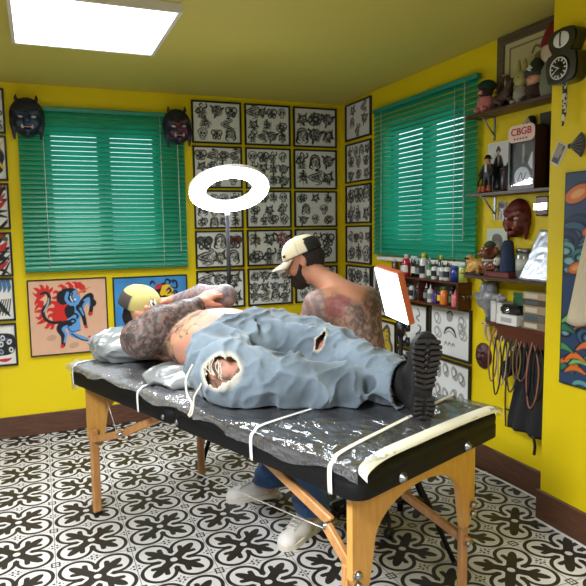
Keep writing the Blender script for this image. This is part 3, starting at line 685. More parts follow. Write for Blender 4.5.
# lower right wall sheets
def sketch(kind, seed):
    rn = random.Random(seed)
    if kind == 'tiger':
        cv = Cv(64, 70, .9, PAPER); 
        cv.blobpoly([(.2, .15), (.3, .45), (.2, .6), (.42, .85), (.55, .95), (.68, .85), (.7, .6), (.8, .4), (.72, .1), (.45, .05)], INK, .9)
        cv.blobpoly([(.28, .2), (.38, .45), (.3, .6), (.47, .8), (.6, .82), (.62, .55), (.7, .4), (.64, .14), (.45, .1)], rgb(205, 175, 70))
        for k in range(16): a, b = rn.uniform(.28, .62), rn.uniform(.15, .8); cv.curve([(a, b), (a + .06, b + .03), (a + .1, b - .01)], [.004, .016, .004], INK)
        cv.curve([(.25, .5), (.12, .45), (.1, .6)], [.04, .03, .02], rgb(205, 175, 70)); return cv
    if kind == 'dark':
        cv = Cv(64, 76, .85, PAPER); cv.blobpoly([(.05, .3), (.1, .9), (.3, .95), (.5, .7), (.75, .4), (.7, .1), (.4, .05)], INK, .85)
        for k in range(20): a, b = rn.uniform(.1, .6), rn.uniform(.1, .85); cv.curve([(a, b), (a + .06, b + .05), (a + .1, b)], [.004, .015, .004], PAPER, .8)
        return cv
    cv = Cv(84, 68, 1.24, rgb(222, 222, 222)); G2 = rgb(150, 150, 150)
    if kind == 'snakes':
        for x in (.35, .85):
            cv.curve([(x, .92), (x + .08, .8), (x - .06, .72), (x + .05, .65)], .02, GREY); cv.curve([(x, .55), (x + .12, .5), (x + .06, .38), (x - .06, .3), (x + .04, .18), (x + .1, .1)], [.01, .03, .035, .03, .01], rgb(80, 80, 80))
    elif kind == 'face':
        cv.curve([(.42, .45), (.5, .56), (.62, .6), (.74, .55), (.82, .42)], [.012, .03, .02, .03, .012], INK); cv.curve([(.45, .44), (.6, .52), (.8, .42)], .012, GREY)
        cv.ell(.6, .82, .1, .1, GREY, 0, .8); cv.ell(.58, .78, .05, .06, G2); cv.curve([(.52, .9), (.62, .95), (.7, .88)], .02, INK)
        for x, y in ((.2, .75), (.22, .45), (1.0, .75), (1.02, .5), (.98, .62)): cv.ell(x, y, .09, .12, G2, rn.random(), .8, .02); cv.curve([(x - .05, y - .1), (x + .04, y), (x - .02, y + .12)], .012, GREY)
        for x in (.5, .62, .74): cv.curve([(x - .06, .2), (x - .02, .27), (x + .04, .22)], [.006, .018, .006], rgb(90, 90, 90))
    else:
        for x, y in ((.25, .75), (.5, .8), (.78, .78), (1.0, .7), (.25, .3), (.5, .25), (.75, .3), (1., .25)):
            cv.ell(x, y, .08, .13, G2, rn.uniform(-.6, .6), .9, .022); cv.curve([(x - .06, y - .1), (x + .05, y), (x - .03, y + .13)], [.006, .02, .006], rgb(70, 70, 72)); cv.curve([(x + .02, y - .12), (x + .07, y + .08)], .012, GREY)
    return cv
lowf = [('dark', -.53, -.868, 1.165, .785, 'black-framed dark swirling drawing half hidden behind the lit panel'), ('tiger', -.54, -.872, .762, .43, 'black-framed drawing of a golden striped tiger right of the corner column'),
        ('snakes', -.885, -1.262, .935, .61, 'black-framed pale sketch of grey snakes under the left end of the bottle rack'), ('face', -1.283, -1.70, .955, .623, 'black-framed pale sketch with a moustache shape under the bottle rack'),
        ('runes', -.885, -1.262, .595, .27, 'black-framed pale sketch low on the right wall behind the boot'), ('runes2', -1.283, -1.70, .608, .28, 'black-framed pale sketch of small curled signs, lowest on the right wall')]
for kd, ya, yb, zt, zb, lb in lowf:
    framed('sketch_frame', lb, 'picture', sketch(kd, 5), abs(yb - ya), zt - zb, (0, (ya + yb) / 2, (zt + zb) / 2), RZ, 'framed sketches low on the right wall', .014)

# ------------------------------------------------------------------ demon masks over the blind's corners
def demon_mask(name, label, loc, rz, W, Ht, base, detail, tooth, horns=True, mouth='frown', mirror=1, dep=.075, yaw=0.):
    t = thing(name, label, 'mask', loc, rz)
    s = Soft((-W * .62, -dep - .04, -Ht * .62), (W * .62, .01, Ht * .62), .0042)
    s.ell((0, .0, .01), (W * .5, dep, Ht * .48), .01); s.ell((0, 0, .1 * Ht), (W * .5, dep * .85, Ht * .4), .02)
    for e in (-1, 1):
        s.cone((e * .04 * W, -dep * .86, .1 * Ht), (e * .33 * W, -dep * .75, .17 * Ht), .012, .012, .02)        # brows
        s.ell((e * .19 * W, -dep * .95, .02 * Ht), (.026, .012, .014), .008, cut=True)
        s.ell((e * .24 * W, -dep * .72, -.12 * Ht), (.03, .022, .026), .02)
        s.cone((e * .43 * W, -.02, -.1 * Ht), (e * .40 * W, -.012, -.5 * Ht), .02, .008, .015)      # long side locks
    s.cone((0, -dep * .9, .08 * Ht), (0, -dep * 1.15, -.07 * Ht), .011, .021, .015); s.ell((0, -dep * .72, -.24 * Ht), (.22 * W, .03, .03 * Ht / .3), .015); s.ell((0, -dep * .95, -.24 * Ht), (.17 * W, .02, .016), .01, cut=True)
    s.ell((0, -dep * .55, -.4 * Ht), (.12 * W, .035, .07 * Ht), .02); s.cutplane((0, -.001, 0), (0, 1, 0))
    V, Q = s.mesh(1); c = np.ones((len(V), 3)) * np.array(base[:3])
    n = noise3(V, 40, 3)[:, None]; c = c * (.75 + .5 * n)
    fx = np.abs(V[:, 0]) / W; fz = V[:, 2] / Ht
    det = ((fx < .3) & (fz < .2) & (fz > -.36) & (noise3(V, 55, 8) > .52)); c[det] = np.array(detail[:3])
    np_mesh('face', V, Q, attr_mat('lacquered_mask', .45), t, c)
    eye = mat('mask_eye', rgb(190, 190, 180), .3); tm = mat('mask_tooth_' + name, tooth, .4)
    for e in (-1, 1):
        MB().ball((e * .19 * W, -dep * .86, .02 * Ht), (.017, .01, .009)).ball((e * .185 * W, -dep * .86 - .009, .02 * Ht), (.006, .004, .006)).build('eye', eye, t)
        MB().tube([(e * .14 * W, -dep * .9, -.25 * Ht), (e * .15 * W, -dep * 1.02, -.21 * Ht), (e * .16 * W, -dep * 1.0, -.16 * Ht)], [.010, .008, .002], 7).build('fang', tm, t)
        if horns: MB().tube([(e * .28 * W, -.03, .43 * Ht), (e * .31 * W, -.035, .5 * Ht), (e * .30 * W, -.03, .585 * Ht)], [.014, .011, .003], 8).build('horn', mat('mask_horn', rgb(45, 32, 26), .5), t)
    b = MB()
    for k in range(7): x = (-.1 + .2 * k / 6) * W; b.box(x - .006, x + .006, -dep * .93, -dep * .8, -.235 * Ht, -.215 * Ht, .002)
    b.build('teeth', tm, t)
    lip = MB().tube(smooth_path([(-.19 * W, -dep * .86, -.29 * Ht), (-.12 * W, -dep * .98, -.2 * Ht), (0, -dep * 1.02, -.185 * Ht), (.12 * W, -dep * .98, -.2 * Ht), (.19 * W, -dep * .86, -.29 * Ht)], 4), .006, 6)
    lip.build('lip', mat('mask_lip_' + name, detail, .4), t)
    t.rotation_euler[1] = yaw
    return t
demon_mask('demon_mask', 'dark blue horned demon mask over the upper left corner of the blind', (-2.462, -.052, 2.25), 0, .215, .27, rgb(20, 28, 42), rgb(28, 52, 82), rgb(200, 170, 150))
demon_mask('demon_mask', 'dark navy horned mask with purple face over the upper right corner of the blind', (-1.417, -.052, 2.235), 0, .205, .265, rgb(24, 27, 44), rgb(96, 42, 68), rgb(205, 165, 165), yaw=-.05)
demon_mask('ogre_mask', 'dark red carved ogre mask hanging between the second and third shelves', (-.002, -2.063, 1.50), RZ, .165, .205, rgb(92, 24, 18), rgb(128, 58, 42), rgb(150, 90, 60), horns=False, dep=.06)
# ------------------------------------------------------------------ massage table: local s along it, t across it (away from viewer), z up
TO = (-2.33, -1.40, 0.); TR = math.atan2(-.936, .352); TL, TW, TZ = 1.94, .81, .80
LT = wood('light_birch_plywood', rgb(202, 150, 74), rgb(190, 136, 62), 4, .38, (2, 14, 2), .2)
LT2 = wood('beech_strut', rgb(184, 132, 76), rgb(166, 114, 60), 4, .4, (8, 8, 2), .2)
VINYL = mat('black_vinyl', rgb(10, 10, 11), .6, spec=.2, bump=(180, .12))
tb = thing('massage_table', 'folding wooden massage table with black vinyl top carrying the reclining client', 'table', TO, TR)
def rrect(x0, x1, y0, y1, r, n=6):
    out = []
    for cx, cy, a0 in ((x1 - r, y0 + r, -PI / 2), (x1 - r, y1 - r, 0), (x0 + r, y1 - r, PI / 2), (x0 + r, y0 + r, PI)):
        out += [(cx + r * math.cos(a0 + PI / 2 * k / n), cy + r * math.sin(a0 + PI / 2 * k / n)) for k in range(n + 1)]
    return out
def rslab(b, x0, x1, y0, y1, r, prof):
    """stack of rounded rectangles: prof = (inset, z)"""
    L = [rrect(x0 + i, x1 - i, y0 + i, y1 - i, max(r - i, .004)) for i, z in prof]; n = len(L[0]); vs = [(p[0], p[1], prof[k][1]) for k in range(len(L)) for p in L[k]]; fs = []
    for k in range(len(L) - 1): fs += [(k * n + j, k * n + (j + 1) % n, (k + 1) * n + (j + 1) % n, (k + 1) * n + j) for j in range(n)]
    fs += [tuple(range(n))[::-1], tuple(range((len(L) - 1) * n, len(L) * n))]; return b.add(vs, fs, True)
b = MB()
for x0, x1 in ((0, TL / 2 - .002), (TL / 2 + .002, TL)): rslab(b, x0, x1, 0, TW, .055, [(.004, .70), (0, .703), (0, .748), (.003, .752), (.001, .756), (0, .775), (.006, .79), (.02, .798), (.05, .8)])
b.build('padded_top', VINYL, tb)
def end_panel(s0, s1):
    zt, t0, t1 = .735, .055, TW - .055
    o = [(t0, zt), (t0, .42), (t0 + .035, .355), (t0 + .075, .36), (t0 + .092, .43), (t0 + .105, .50)]
    o += [(t0 + .105 + (.24) * (1 - math.cos(a)), .50 + .125 * math.sin(a)) for a in [PI / 2 * k / 8 for k in range(1, 9)]]
    m = [(t0 + t1 - p[0], p[1]) for p in o][::-1]
    b = MB().prism(o + m, s0, s1, 'x'); return b
for nm, s0, s1 in (('left', .072, .094), ('right', TL - .094, TL - .072)):
    end_panel(s0, s1).build('end_panel', LT, tb)
    for k, t0 in enumerate((.052, TW - .052 - .045)):
        q = -1 if nm == 'left' else 1; x0 = (s0 + s1) / 2
        a, c = (x0 - .036, x0 - .012) if nm == 'right' else (x0 + .012, x0 + .036)
        lg = MB().box(a, c, t0, t0 + .045, .012, .46, .006).build('leg', LT2, tb)
        MB().box(a - .002, c + .002, t0 - .002, t0 + .047, 0, .014, .004).build('rubber_foot', BLACKP, lg)
        kn = MB()
        for z in (.40, .435): kn.lathe([(.0, 0), (.013, .002), (.013, .012), (.007, .018), (0, .018)], 12, M=rotm(0, PI / 2 * q, 0, ((s1 if q > 0 else s0), t0 + .022, z)))
        kn.build('knob', STEEL, lg)
# folding struts with their knee joints, near side and far side, left end and right end
def bar(b, p, q, w, h):
    p, q = Vector(p), Vector(q); d = (q - p); L = d.length; x = d.normalized(); y = Vector((0, 1, 0)); z = x.cross(y).normalized(); y = z.cross(x)
    M = Matrix(((x.x, y.x, z.x, p.x), (x.y, y.y, z.y, p.y), (x.z, y.z, z.z, p.z), (0, 0, 0, 1))); return b.box(0, L, -w / 2, w / 2, -h / 2, h / 2, .004, M)
def struts(t, foot, knee, top, wt):
    st = bar(MB(), foot, knee, .022, .036).build('lower_strut', LT2, tb); bar(MB(), (knee[0], knee[1] + .024, knee[2]), (top[0], top[1] + .024, top[2]), .022, .036).build('upper_strut', LT2, tb)
    for p, e in ((knee, .045), (foot, .02)): MB().tube([(p[0], t - .016, p[2]), (p[0], t + e, p[2])], .009, 10).build('hinge_bolt', STEEL, st)
struts(.075, (1.862, .075, .43), (1.745, .075, .545), (1.36, .075, .69), 1)
struts(.075, (.10, .075, .40), (.40, .075, .505), (.83, .075, .70), 1)
struts(TW - .075, (1.86, TW - .075, .28), (1.56, TW - .075, .375), (1.30, TW - .075, .69), 1)
struts(TW - .075, (.10, TW - .075, .40), (.36, TW - .075, .5), (.80, TW - .075, .70), 1)
MB().tube(smooth_path([(1.745, .06, .54), (1.2, .062, .515), (.9, .062, .508), (.40, .06, .50)], 4), .0022, 5).tube([(.40, .06, .5), (.30, .07, .62), (.22, .075, .70)], .0018, 5).build('tension_cable', mat('steel_cable', rgb(190, 185, 175), .4, metal=.6), tb)
b = MB()
for s in (TL / 2 - .05, TL / 2 + .05): b.ball((s, -.003, .724), (.011, .006, .011), 10, 6)
b.build('hinge_screw', STEEL, tb)
for t in (.22, .59): MB().lathe([(0, 0), (.017, .002), (.018, .006), (.008, .012), (.009, .016), (.0, .017)], 14, M=rotm(0, PI / 2, 0, (TL - .002, t - .02, .722))).build('headrest_socket', STEEL, tb)
lg = MB()      # small dark maker's mark on the end panel
def mark(pts): lg.tube([(TL - .0715, p[0], p[1]) for p in smooth_path([(q[0], q[1], 0) for q in pts], 3)], .0022, 5)
mark([(.335, .692), (.372, .694)]); mark([(.352, .692), (.346, .668)])
for k in range(7): mark([(.372 + .024 * k, .672), (.380 + .024 * k, .684), (.388 + .024 * k, .673), (.395 + .024 * k, .679)])
lg.build('maker_mark', mat('brown_ink', rgb(82, 44, 16), .6), tb)

# ------------------------------------------------------------------ cling film over the padding, with its tape
def film_material():
    m = bpy.data.materials.new('clear_cling_film'); m.use_nodes = True; nt = m.node_tree; nt.nodes.clear(); N = nt.nodes.new
    out = N('ShaderNodeOutputMaterial'); tr = N('ShaderNodeBsdfTransparent'); tr.inputs[0].default_value = (.93, .94, .95, 1)
    gl = N('ShaderNodeBsdfGlossy'); gl.inputs['Roughness'].default_value = .16; gl.inputs[0].default_value = (.95, .96, .98, 1)
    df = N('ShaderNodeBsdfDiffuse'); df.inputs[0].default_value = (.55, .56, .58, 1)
    tc = N('ShaderNodeTexCoord'); mp = N('ShaderNodeMapping'); mp.inputs['Scale'].default_value = (7, 11, 7); mp.inputs['Rotation'].default_value = (0, 0, .5)
    n1 = N('ShaderNodeTexNoise'); n1.inputs['Scale'].default_value = 1.; n1.inputs['Detail'].default_value = 4; n1.inputs['Distortion'].default_value = 1.6
    n2 = N('ShaderNodeTexVoronoi'); n2.feature = 'DISTANCE_TO_EDGE'; n2.inputs['Scale'].default_value = 1.1
    nt.links.new(tc.outputs['Object'], mp.inputs[0]); nt.links.new(mp.outputs[0], n1.inputs[0]); nt.links.new(mp.outputs[0], n2.inputs[0])
    ad = N('ShaderNodeMath'); ad.operation = 'MULTIPLY_ADD'; ad.inputs[1].default_value = .5; nt.links.new(n2.outputs['Distance'], ad.inputs[0]); nt.links.new(n1.outputs['Fac'], ad.inputs[2])
    bp = N('ShaderNodeBump'); bp.inputs['Strength'].default_value = .8; bp.inputs['Distance'].default_value = .03; nt.links.new(ad.outputs[0], bp.inputs['Height']); nt.links.new(bp.outputs[0], gl.inputs['Normal'])
    fr = N('ShaderNodeLayerWeight'); fr.inputs[0].default_value = .5; nt.links.new(bp.outputs[0], fr.inputs['Normal'])
    mr = N('ShaderNodeMapRange'); mr.inputs['To Min'].default_value = .07; mr.inputs['To Max'].default_value = .6; nt.links.new(fr.outputs['Facing'], mr.inputs[0])
    m1 = N('ShaderNodeMixShader'); nt.links.new(mr.outputs[0], m1.inputs[0]); nt.links.new(tr.outputs[0], m1.inputs[1]); nt.links.new(gl.outputs[0], m1.inputs[2])
    m2 = N('ShaderNodeMixShader'); sx = N('ShaderNodeSeparateXYZ'); nt.links.new(tc.outputs['Object'], sx.inputs[0]); wall_refl = N('ShaderNodeMapRange'); wall_refl.interpolation_type = 'SMOOTHSTEP'; wall_refl.inputs['From Min'].default_value = .6; wall_refl.inputs['From Max'].default_value = 1.5; wall_refl.inputs['To Min'].default_value = .24; wall_refl.inputs['To Max'].default_value = .045; nt.links.new(sx.outputs[0], wall_refl.inputs[0]); nt.links.new(wall_refl.outputs[0], m2.inputs[0]); nt.links.new(m1.outputs[0], m2.inputs[1]); nt.links.new(df.outputs[0], m2.inputs[2]); nt.links.new(m2.outputs[0], out.inputs[0]); return m  # left end paler: reflection on the film put into its diffuse mix
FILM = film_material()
fl = thing('plastic_sheet', 'clear wrinkled plastic film taped over the massage table top', 'plastic sheet', TO, TR)
def film_fn(u, v):
    s = -.002 + u * (TL + .002); L = .05 + TW + .05; d = v * L - .05
    hem = (.022 if s < 1.15 else .04) + .012 * math.sin(s * 9) + .008 * math.sin(s * 23 + 1)
    if d < 0: p = [s, -.006, TZ + .003 + d / .05 * hem]
    elif d > TW: p = [s, TW + .006, TZ + .003 - (d - TW) / .05 * hem]
    else: p = [s, d, TZ + .004]
    e = min(d, TW - d) if 0 <= d <= TW else 0
    if 0 <= d <= TW and e < .03: p[2] -= (.03 - e) ** 2 * 6
    q = np.array([[s * 7 + d * 3, d * 11 - s * 4, 0.]]); n = float(noise3(q, 1, 5)[0]); n2 = float(noise3(q, 2.3, 6)[0])
    r = (1 - abs(2 * n - 1)) ** 4 * .010 + (1 - abs(2 * n2 - 1)) ** 5 * .006
    if -.0 <= d <= TW: p[2] += r
    else: p[1] += -r if d < 0 else r
    es = min(s, TL - s)
    if es < .03: p[2] -= (.03 - es) ** 2 * 5
    return p
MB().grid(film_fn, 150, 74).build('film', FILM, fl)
TAPE = mat('cream_tape', rgb(226, 222, 200), .5); TAPEW = mat('white_tape', rgb(228, 228, 224), .5)
def tape(name, path, w, m, along):
    """flat ribbon along path; along = direction of its width"""
    P = smooth_path(path, 5); A = Vector(along); vs = []; k = len(P)
    for p in P: vs += [p - A * w / 2, p + A * w / 2]
    b = MB().add(vs, [(2 * i, 2 * i + 1, 2 * i + 3, 2 * i + 2) for i in range(k - 1)], True); o = b.build(name, m, fl)
    md = o.modifiers.new('thick', 'SOLIDIFY'); md.thickness = .0012; return o
def over(s, ds, ct=TW + .004, top=.816):
    return [(s, -.011, .705), (s, -.012, .78), (s + .005, .0, top - .012), (s + ds * .08, .06, top), (s + ds * .5, .40, top), (s + ds * .92, TW - .06, top), (s + ds, TW + .01, top - .014), (s + ds, TW + .012, .72)]
tape('tape_strip', over(.085, .0), .013, TAPEW, (1, 0, 0)); tape('tape_strip', over(.735, -.05), .014, TAPEW, (1, 0, 0)); tape('tape_strip', over(1.485, -.02), .014, TAPEW, (1, 0, 0)); tape('tape_strip', over(1.84, -.10), .016, TAPE, (.99, .1, 0))
e = [(TL + .004, .012, .776), (TL - .004, .03, .797), (TL - .012, .12, .811), (TL - .014, .3, .813), (TL - .014, .55, .813), (TL - .010, .72, .811), (TL - .008, .775, .805), (TL - .004, .793, .795)]
tape('end_tape', e, .036, TAPE, (.88, 0, -.47))
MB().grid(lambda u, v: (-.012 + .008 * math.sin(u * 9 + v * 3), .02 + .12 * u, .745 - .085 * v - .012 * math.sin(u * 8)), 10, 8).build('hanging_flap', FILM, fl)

# ------------------------------------------------------------------ pillow in plastic
pw = thing('pillow', 'pillow wrapped in silvery clear plastic under the client\'s head', 'pillow', TO, TR)
s = Soft((-.12, .05, .78), (.46, .80, 1.04), .007)
s.ell((.165, .43, .885), (.20, .31, .088), .02); s.ell((.15, .2, .875), (.15, .09, .07), .05); s.ell((.15, .62, .88), (.15, .09, .07), .05); 
s.push(lambda P: ((1 - np.abs(2 * noise3(P * np.array([14, 7, 16]), 1, 2) - 1)) ** 3 * -.012 + (1 - np.abs(2 * noise3(P * np.array([30, 12, 30]), 1, 7) - 1)) ** 4 * -.008))
s.cutplane((0, 0, .814), (0, 0, -1)); V, Q = s.mesh(1)
np_mesh('pillow_wrap', V, Q, mat('silvery_plastic_wrap', rgb(128, 132, 132), .3, spec=.9, coat=.35, bump=(45, .2, 4)), pw)
pw2 = thing('small_cushion', 'small plastic-wrapped cushion by the client\'s waist', 'cushion', TO, TR)
s = Soft((.55, .0, .78), (1.02, .42, .95), .007); s.ell((.78, .19, .835), (.17, .13, .042), .02)
s.push(lambda P: (1 - np.abs(2 * noise3(P * np.array([16, 9, 16]), 1, 3) - 1)) ** 3 * -.012); s.cutplane((0, 0, .814), (0, 0, -1)); V, Q = s.mesh(1); np_mesh('cushion_wrap', V, Q, _mats['silvery_plastic_wrap'], pw2)
# ------------------------------------------------------------------ people
def n2(v): v = np.array(v, float); return v / np.linalg.norm(v)
def frame_of(F, U):
    F = n2(F); U = np.array(U, float); U = n2(U - F * (U @ F)); L = np.cross(U, F)          # columns: left(x), forward(y), up(z)
    return np.stack([-L, F, U], 1)
def add_head(S, c, F, U, k=.018):
    """head about .23 m tall; local x right, y forward, z up from the skull's middle"""
    M = frame_of(F, U); e = Matrix(M.tolist()).to_euler(); W = lambda x, y, z: np.array(c) + M @ np.array([x, y, z])
    S.ell(W(0, -.012, .035), (.074, .096, .082), k, e); S.ell(W(0, .018, -.03), (.062, .072, .085), .03, e); S.ell(W(0, .045, -.092), (.036, .036, .028), .025, e)
    S.cone(W(0, .088, .018), W(0, .108, -.022), .009, .0145, .012); S.ell(W(0, .085, -.026), (.02, .014, .01), .008, e)
    S.cone(W(-.04, .078, .03), W(.04, .078, .03), .011, .011, .015)
    for sx in (-1, 1):
        S.ell(W(sx * .031, .089, .012), (.013, .01, .008), .006, e, cut=True); S.ell(W(sx * .031, .080, .012), (.011, .009, .0075), .004, e)
        S.ell(W(sx * .042, .06, -.025), (.022, .022, .02), .02, e)
        S.ell(W(sx * .076, -.012, .0), (.009, .02, .032), .006, e); S.ell(W(sx * .084, -.006, .002), (.005, .01, .018), .003, e, cut=True)
    S.ell(W(0, .088, -.058), (.024, .009, .006), .006, e); S.ell(W(0, .086, -.069), (.021, .01, .0065), .006, e)
    return M, W, e
def add_hand(S, w, d, n, side=1, curl=.5, size=1., spread=.1):
    """wrist w, finger direction d, palm faces n; side +1 puts the thumb at d x n"""
    d = n2(d); n = np.array(n, float); n = n2(n - d * (n @ d)); x = np.cross(d, n) * side; w = np.array(w, float); z = size
    S.ell(w + d * .045 * z, (.001 + .038 * z, .038 * z, .038 * z), .02) if False else None
    lens = (.098, .108, .10, .08)
    for i, f in enumerate((1.5, .5, -.5, -1.5)):
        kn = w + d * (.088 - .006 * abs(f)) * z + x * f * .0195 * z; S.cone(w + x * f * .012 * z, kn, .017 * z, .0125 * z, .012)
        p = kn; dd = n2(d + x * f * spread); L = lens[i] * z
        for j, (fr, r0, r1) in enumerate(((.45, .0105, .0095), (.3, .0095, .0085), (.25, .0085, .007))):
            a = curl * (.6, 1.0, .8)[j]; dd = n2(dd * math.cos(a) + n * math.sin(a)); q = p + dd * L * fr; S.cone(p, q, r0 * z, r1 * z, .004); p = q
    p = w + d * .02 * z + x * .02 * z; q = p + n2(d * .6 + x * .75 + n * .35) * .045 * z; r = q + n2(d * .85 + x * .35 + n * .35 * (1 + curl)) * .034 * z; t = r + n2(d * .9 + n * .5 * (1 + curl)) * .026 * z
    S.cone(p, q, .017 * z, .0125 * z, .012); S.cone(q, r, .0115 * z, .0105 * z, .005); S.cone(r, t, .0105 * z, .0075 * z, .005)
SKIN = rgb(188, 134, 110)
def tattoo(P, c, sel, dens, sc_=28, ink=rgb(58, 56, 58), seed=0, lines=True):
    """inked skin: blotches and fine contour lines where sel is set"""
    a = noise3(P, sc_, seed); b_ = noise3(P, sc_ * 2.2, seed + 3); f = np.abs(2 * a - 1)
    k = np.zeros(len(P))
    k = np.maximum(k, np.clip((dens - b_ * .6 - a * .4) * 5 + .5, 0, 1) * .8)
    if lines: k = np.maximum(k, np.clip(1.2 - f * 9, 0, 1) * .9)
    k = (k * sel)[:, None]; return c * (1 - k) + np.array(ink[:3]) * k
SKINM = attr_mat('tattooed_skin', .5, spec=.35)

# ---- client, lying on the table
cl = thing('person', 'person lying on the table in ripped pale jeans, arms folded over a capped head', 'person', TO, TR)
Z = TZ + .012
S = Soft((-.06, -.06, .78), (1.86, .86, 1.27), .0068)
up = (0, 0, 1)
S.cone((.47, .42, Z + .125), (.70, .42, Z + .13), .205, .20, .03, (up, 1.6)); S.ell((.76, .42, Z + .14), (.24, .25, .155), .05); S.ell((.50, .42, Z + .13), (.16, .23, .125), .04)
S.cone((.37, .25, Z + .12), (.37, .60, Z + .12), .085, .085, .05); S.cone((.36, .42, Z + .13), (.20, .38, Z + .21), .062, .056, .04)
S.ell((.98, .42, Z + .135), (.17, .225, .13), .04)
FAR = [(.98, .52, Z + .14), (1.33, .56, Z + .13), (1.67, .53, Z + .095)]; NEAR = [(.96, .30, Z + .125), (1.19, .125, Z + .115), (1.52, .40, Z + .072)]
S.chain(FAR, [.105, .068, .05], .03); S.chain(NEAR, [.115, .082, .05], .03)
S.chain([FAR[2], (1.725, .52, Z + .08)], [.05, .035], .02); S.cone((1.72, .53, Z + .07), (1.745, .515, Z + .10), .026, .02, .02)
NF = (1.545, .575, Z + .05); S.chain([NEAR[2], NF], [.046, .038], .02); S.cone(NF, (1.56, .66, Z + .05), .03, .024, .02)
# near arm
A0, A1, A2, A3 = (.385, .215, Z + .13), (.535, .13, Z + .165), (.600, .32, Z + .272), (.585, .42, Z + .308)
S.cone(A0, A1, .088, .088, .04); S.chain([A1, (.585, .205, Z + .235), A2, A3], [.088, .078, .056, .034], .03)
add_hand(S, A3, (-.05, .75, .33), (-.3, .3, -.8), -1, .55, 1.0)
# far arm
B0, B1, B2 = (.385, .62, Z + .14), (.565, .60, Z + .325), (.235, .51, Z + .285)
S.cone(B0, B1, .066, .052, .04); S.chain([B1, (.40, .565, Z + .325), B2], [.052, .047, .032], .03); add_hand(S, B2, (-.8, -.45, -.05), (-.1, -.3, -.9), 1, .4, 1.0)
HC = (.13, .365, Z + .225); HF = (.82, -.22, .48); HU = (-.50, .08, .86)
hm, HW, he = add_head(S, HC, HF, HU)
V, Q = S.mesh(2); c = np.ones((len(V), 3)) * np.array(SKIN[:3]); c *= (.92 + .16 * noise3(V, 14, 1))[:, None]
dn, tn = seg_dist(V, A1, A3); dn0, _ = seg_dist(V, A0, A1); df, tf = seg_dist(V, B1, B2); df0, _ = seg_dist(V, B0, B1); dt, _ = seg_dist(V, (.5, .42, Z + .12), (.8, .42, Z + .12))
AP, AR = [A1, (.585, .205, Z + .235), A2, A3], [.088, .078, .056, .034]
armd = np.min([seg_dist(V, AP[i], AP[i + 1])[0] - (AR[i] + seg_dist(V, AP[i], AP[i + 1])[1] * (AR[i + 1] - AR[i])) for i in range(3)], 0)
armn = np.clip((.020 - np.minimum(armd, dn0 - .085)) * 120, 0, 1) * (V[:, 2] > Z + .05); armn[np.linalg.norm(V - np.array(A3) - np.array((-.005, .06, .02)), axis=1) < .07] = 0; armn[V[:, 0] < .27] = 0
armf = ((np.minimum(df, df0) < .075) & (tf < .97)).astype(float)
ink_arm = rgb(84, 80, 80)
k = (np.clip(armn + 0, 0, 1) * .80)[:, None]; c = c * (1 - k) + np.array(rgb(96, 90, 88)[:3]) * k
k = (armf * .72)[:, None]; c = c * (1 - k) + np.array(rgb(128, 128, 134)[:3]) * k
c = tattoo(V, c, armn, .50, 46, rgb(46, 44, 45), 2); c = tattoo(V, c, armf, .42, 48, rgb(84, 86, 94), 4)
side = ((V[:, 1] < .36) & (V[:, 0] > .42) & (V[:, 0] < .74) & (armn < .5)).astype(float); c = tattoo(V, c, side, .47, 26, rgb(38, 36, 36), 6)
d2 = np.hypot((V[:, 0] - .72) / 1.2, V[:, 1] - .27); bel = ((d2 < .10) & (V[:, 2] > Z + .1) & (armn < .5)).astype(float)
kk = (bel * (noise3(V, 22, 9) > .42) * .45)[:, None]; c = c * (1 - kk) + np.array(rgb(186, 156, 116)[:3]) * kk; c = tattoo(V, c, bel, .24, 26, rgb(92, 78, 58), 12)
lg_ = ((V[:, 0] > 1.05) & (V[:, 0] < 1.6) & (V[:, 1] < .35)).astype(float); c = tattoo(V, c, lg_, .40, 20, rgb(62, 72, 70), 15)
np_mesh('body', V, Q, SKINM, cl, c)
# jeans
def jeans_color(V, seed, fade=None):
    c = np.ones((len(V), 3)) * np.array(rgb(100, 113, 123)[:3]); n = noise3(V * np.array([5, 8, 8]), 1, seed); n3 = noise3(V, 60, seed + 1)
    c = c * (.78 + .42 * n)[:, None] * (.93 + .14 * n3)[:, None]; return c
DEN = attr_mat('washed_denim', .85, bump=(24, .45, 5), sheen=.2, spec=.2)
J = Soft((.74, -.10, .78), (1.80, .80, 1.20), .0066)
J.ell((.955, .42, Z + .142), (.17, .258, .156), .05); J.ell((1.02, .43, Z + .13), (.16, .24, .135), .05)
J.chain([(.98, .52, Z + .16), (1.15, .55, Z + .155), FAR[1], (1.52, .55, Z + .105), (1.70, .535, Z + .09)], [.135, .122, .105, .092, .096], .04)
J.chain([(.96, .29, Z + .13), (1.06, .20, Z + .12), NEAR[1], (1.38, .27, Z + .09), (1.53, .40, Z + .078)], [.145, .138, .118, .096, .082], .03)
def folds(P):
    u = P[:, 0]; q = np.stack([u * 6.5 + P[:, 1] * 5, P[:, 1] * 10 - u * 3.5, P[:, 2] * 8], 1); a = noise3(q, 1, 3); q2 = np.stack([u * 19 - P[:, 2] * 12, P[:, 1] * 14 + u * 7, P[:, 2] * 13], 1); b_ = noise3(q2, 1, 5)
    kn = np.exp(-((u - 1.33) / .1) ** 2) + np.exp(-((u - 1.62) / .09) ** 2) + .9 * np.exp(-((u - .98) / .1) ** 2)
    cr = np.array([[1.02, .40, Z + .27], [1.12, .37, Z + .235], [1.30, .385, Z + .17], [1.55, .46, Z + .12]]); dc = np.min([seg_dist(P, cr[i], cr[i + 1])[0] for i in range(3)], 0)
    return -.022 * (1 - np.abs(2 * a - 1)) ** 2.4 - (.010 + .010 * kn) * (1 - np.abs(2 * b_ - 1)) ** 3 + .015 + .03 * np.exp(-(dc / .022) ** 2)
J.push(folds)
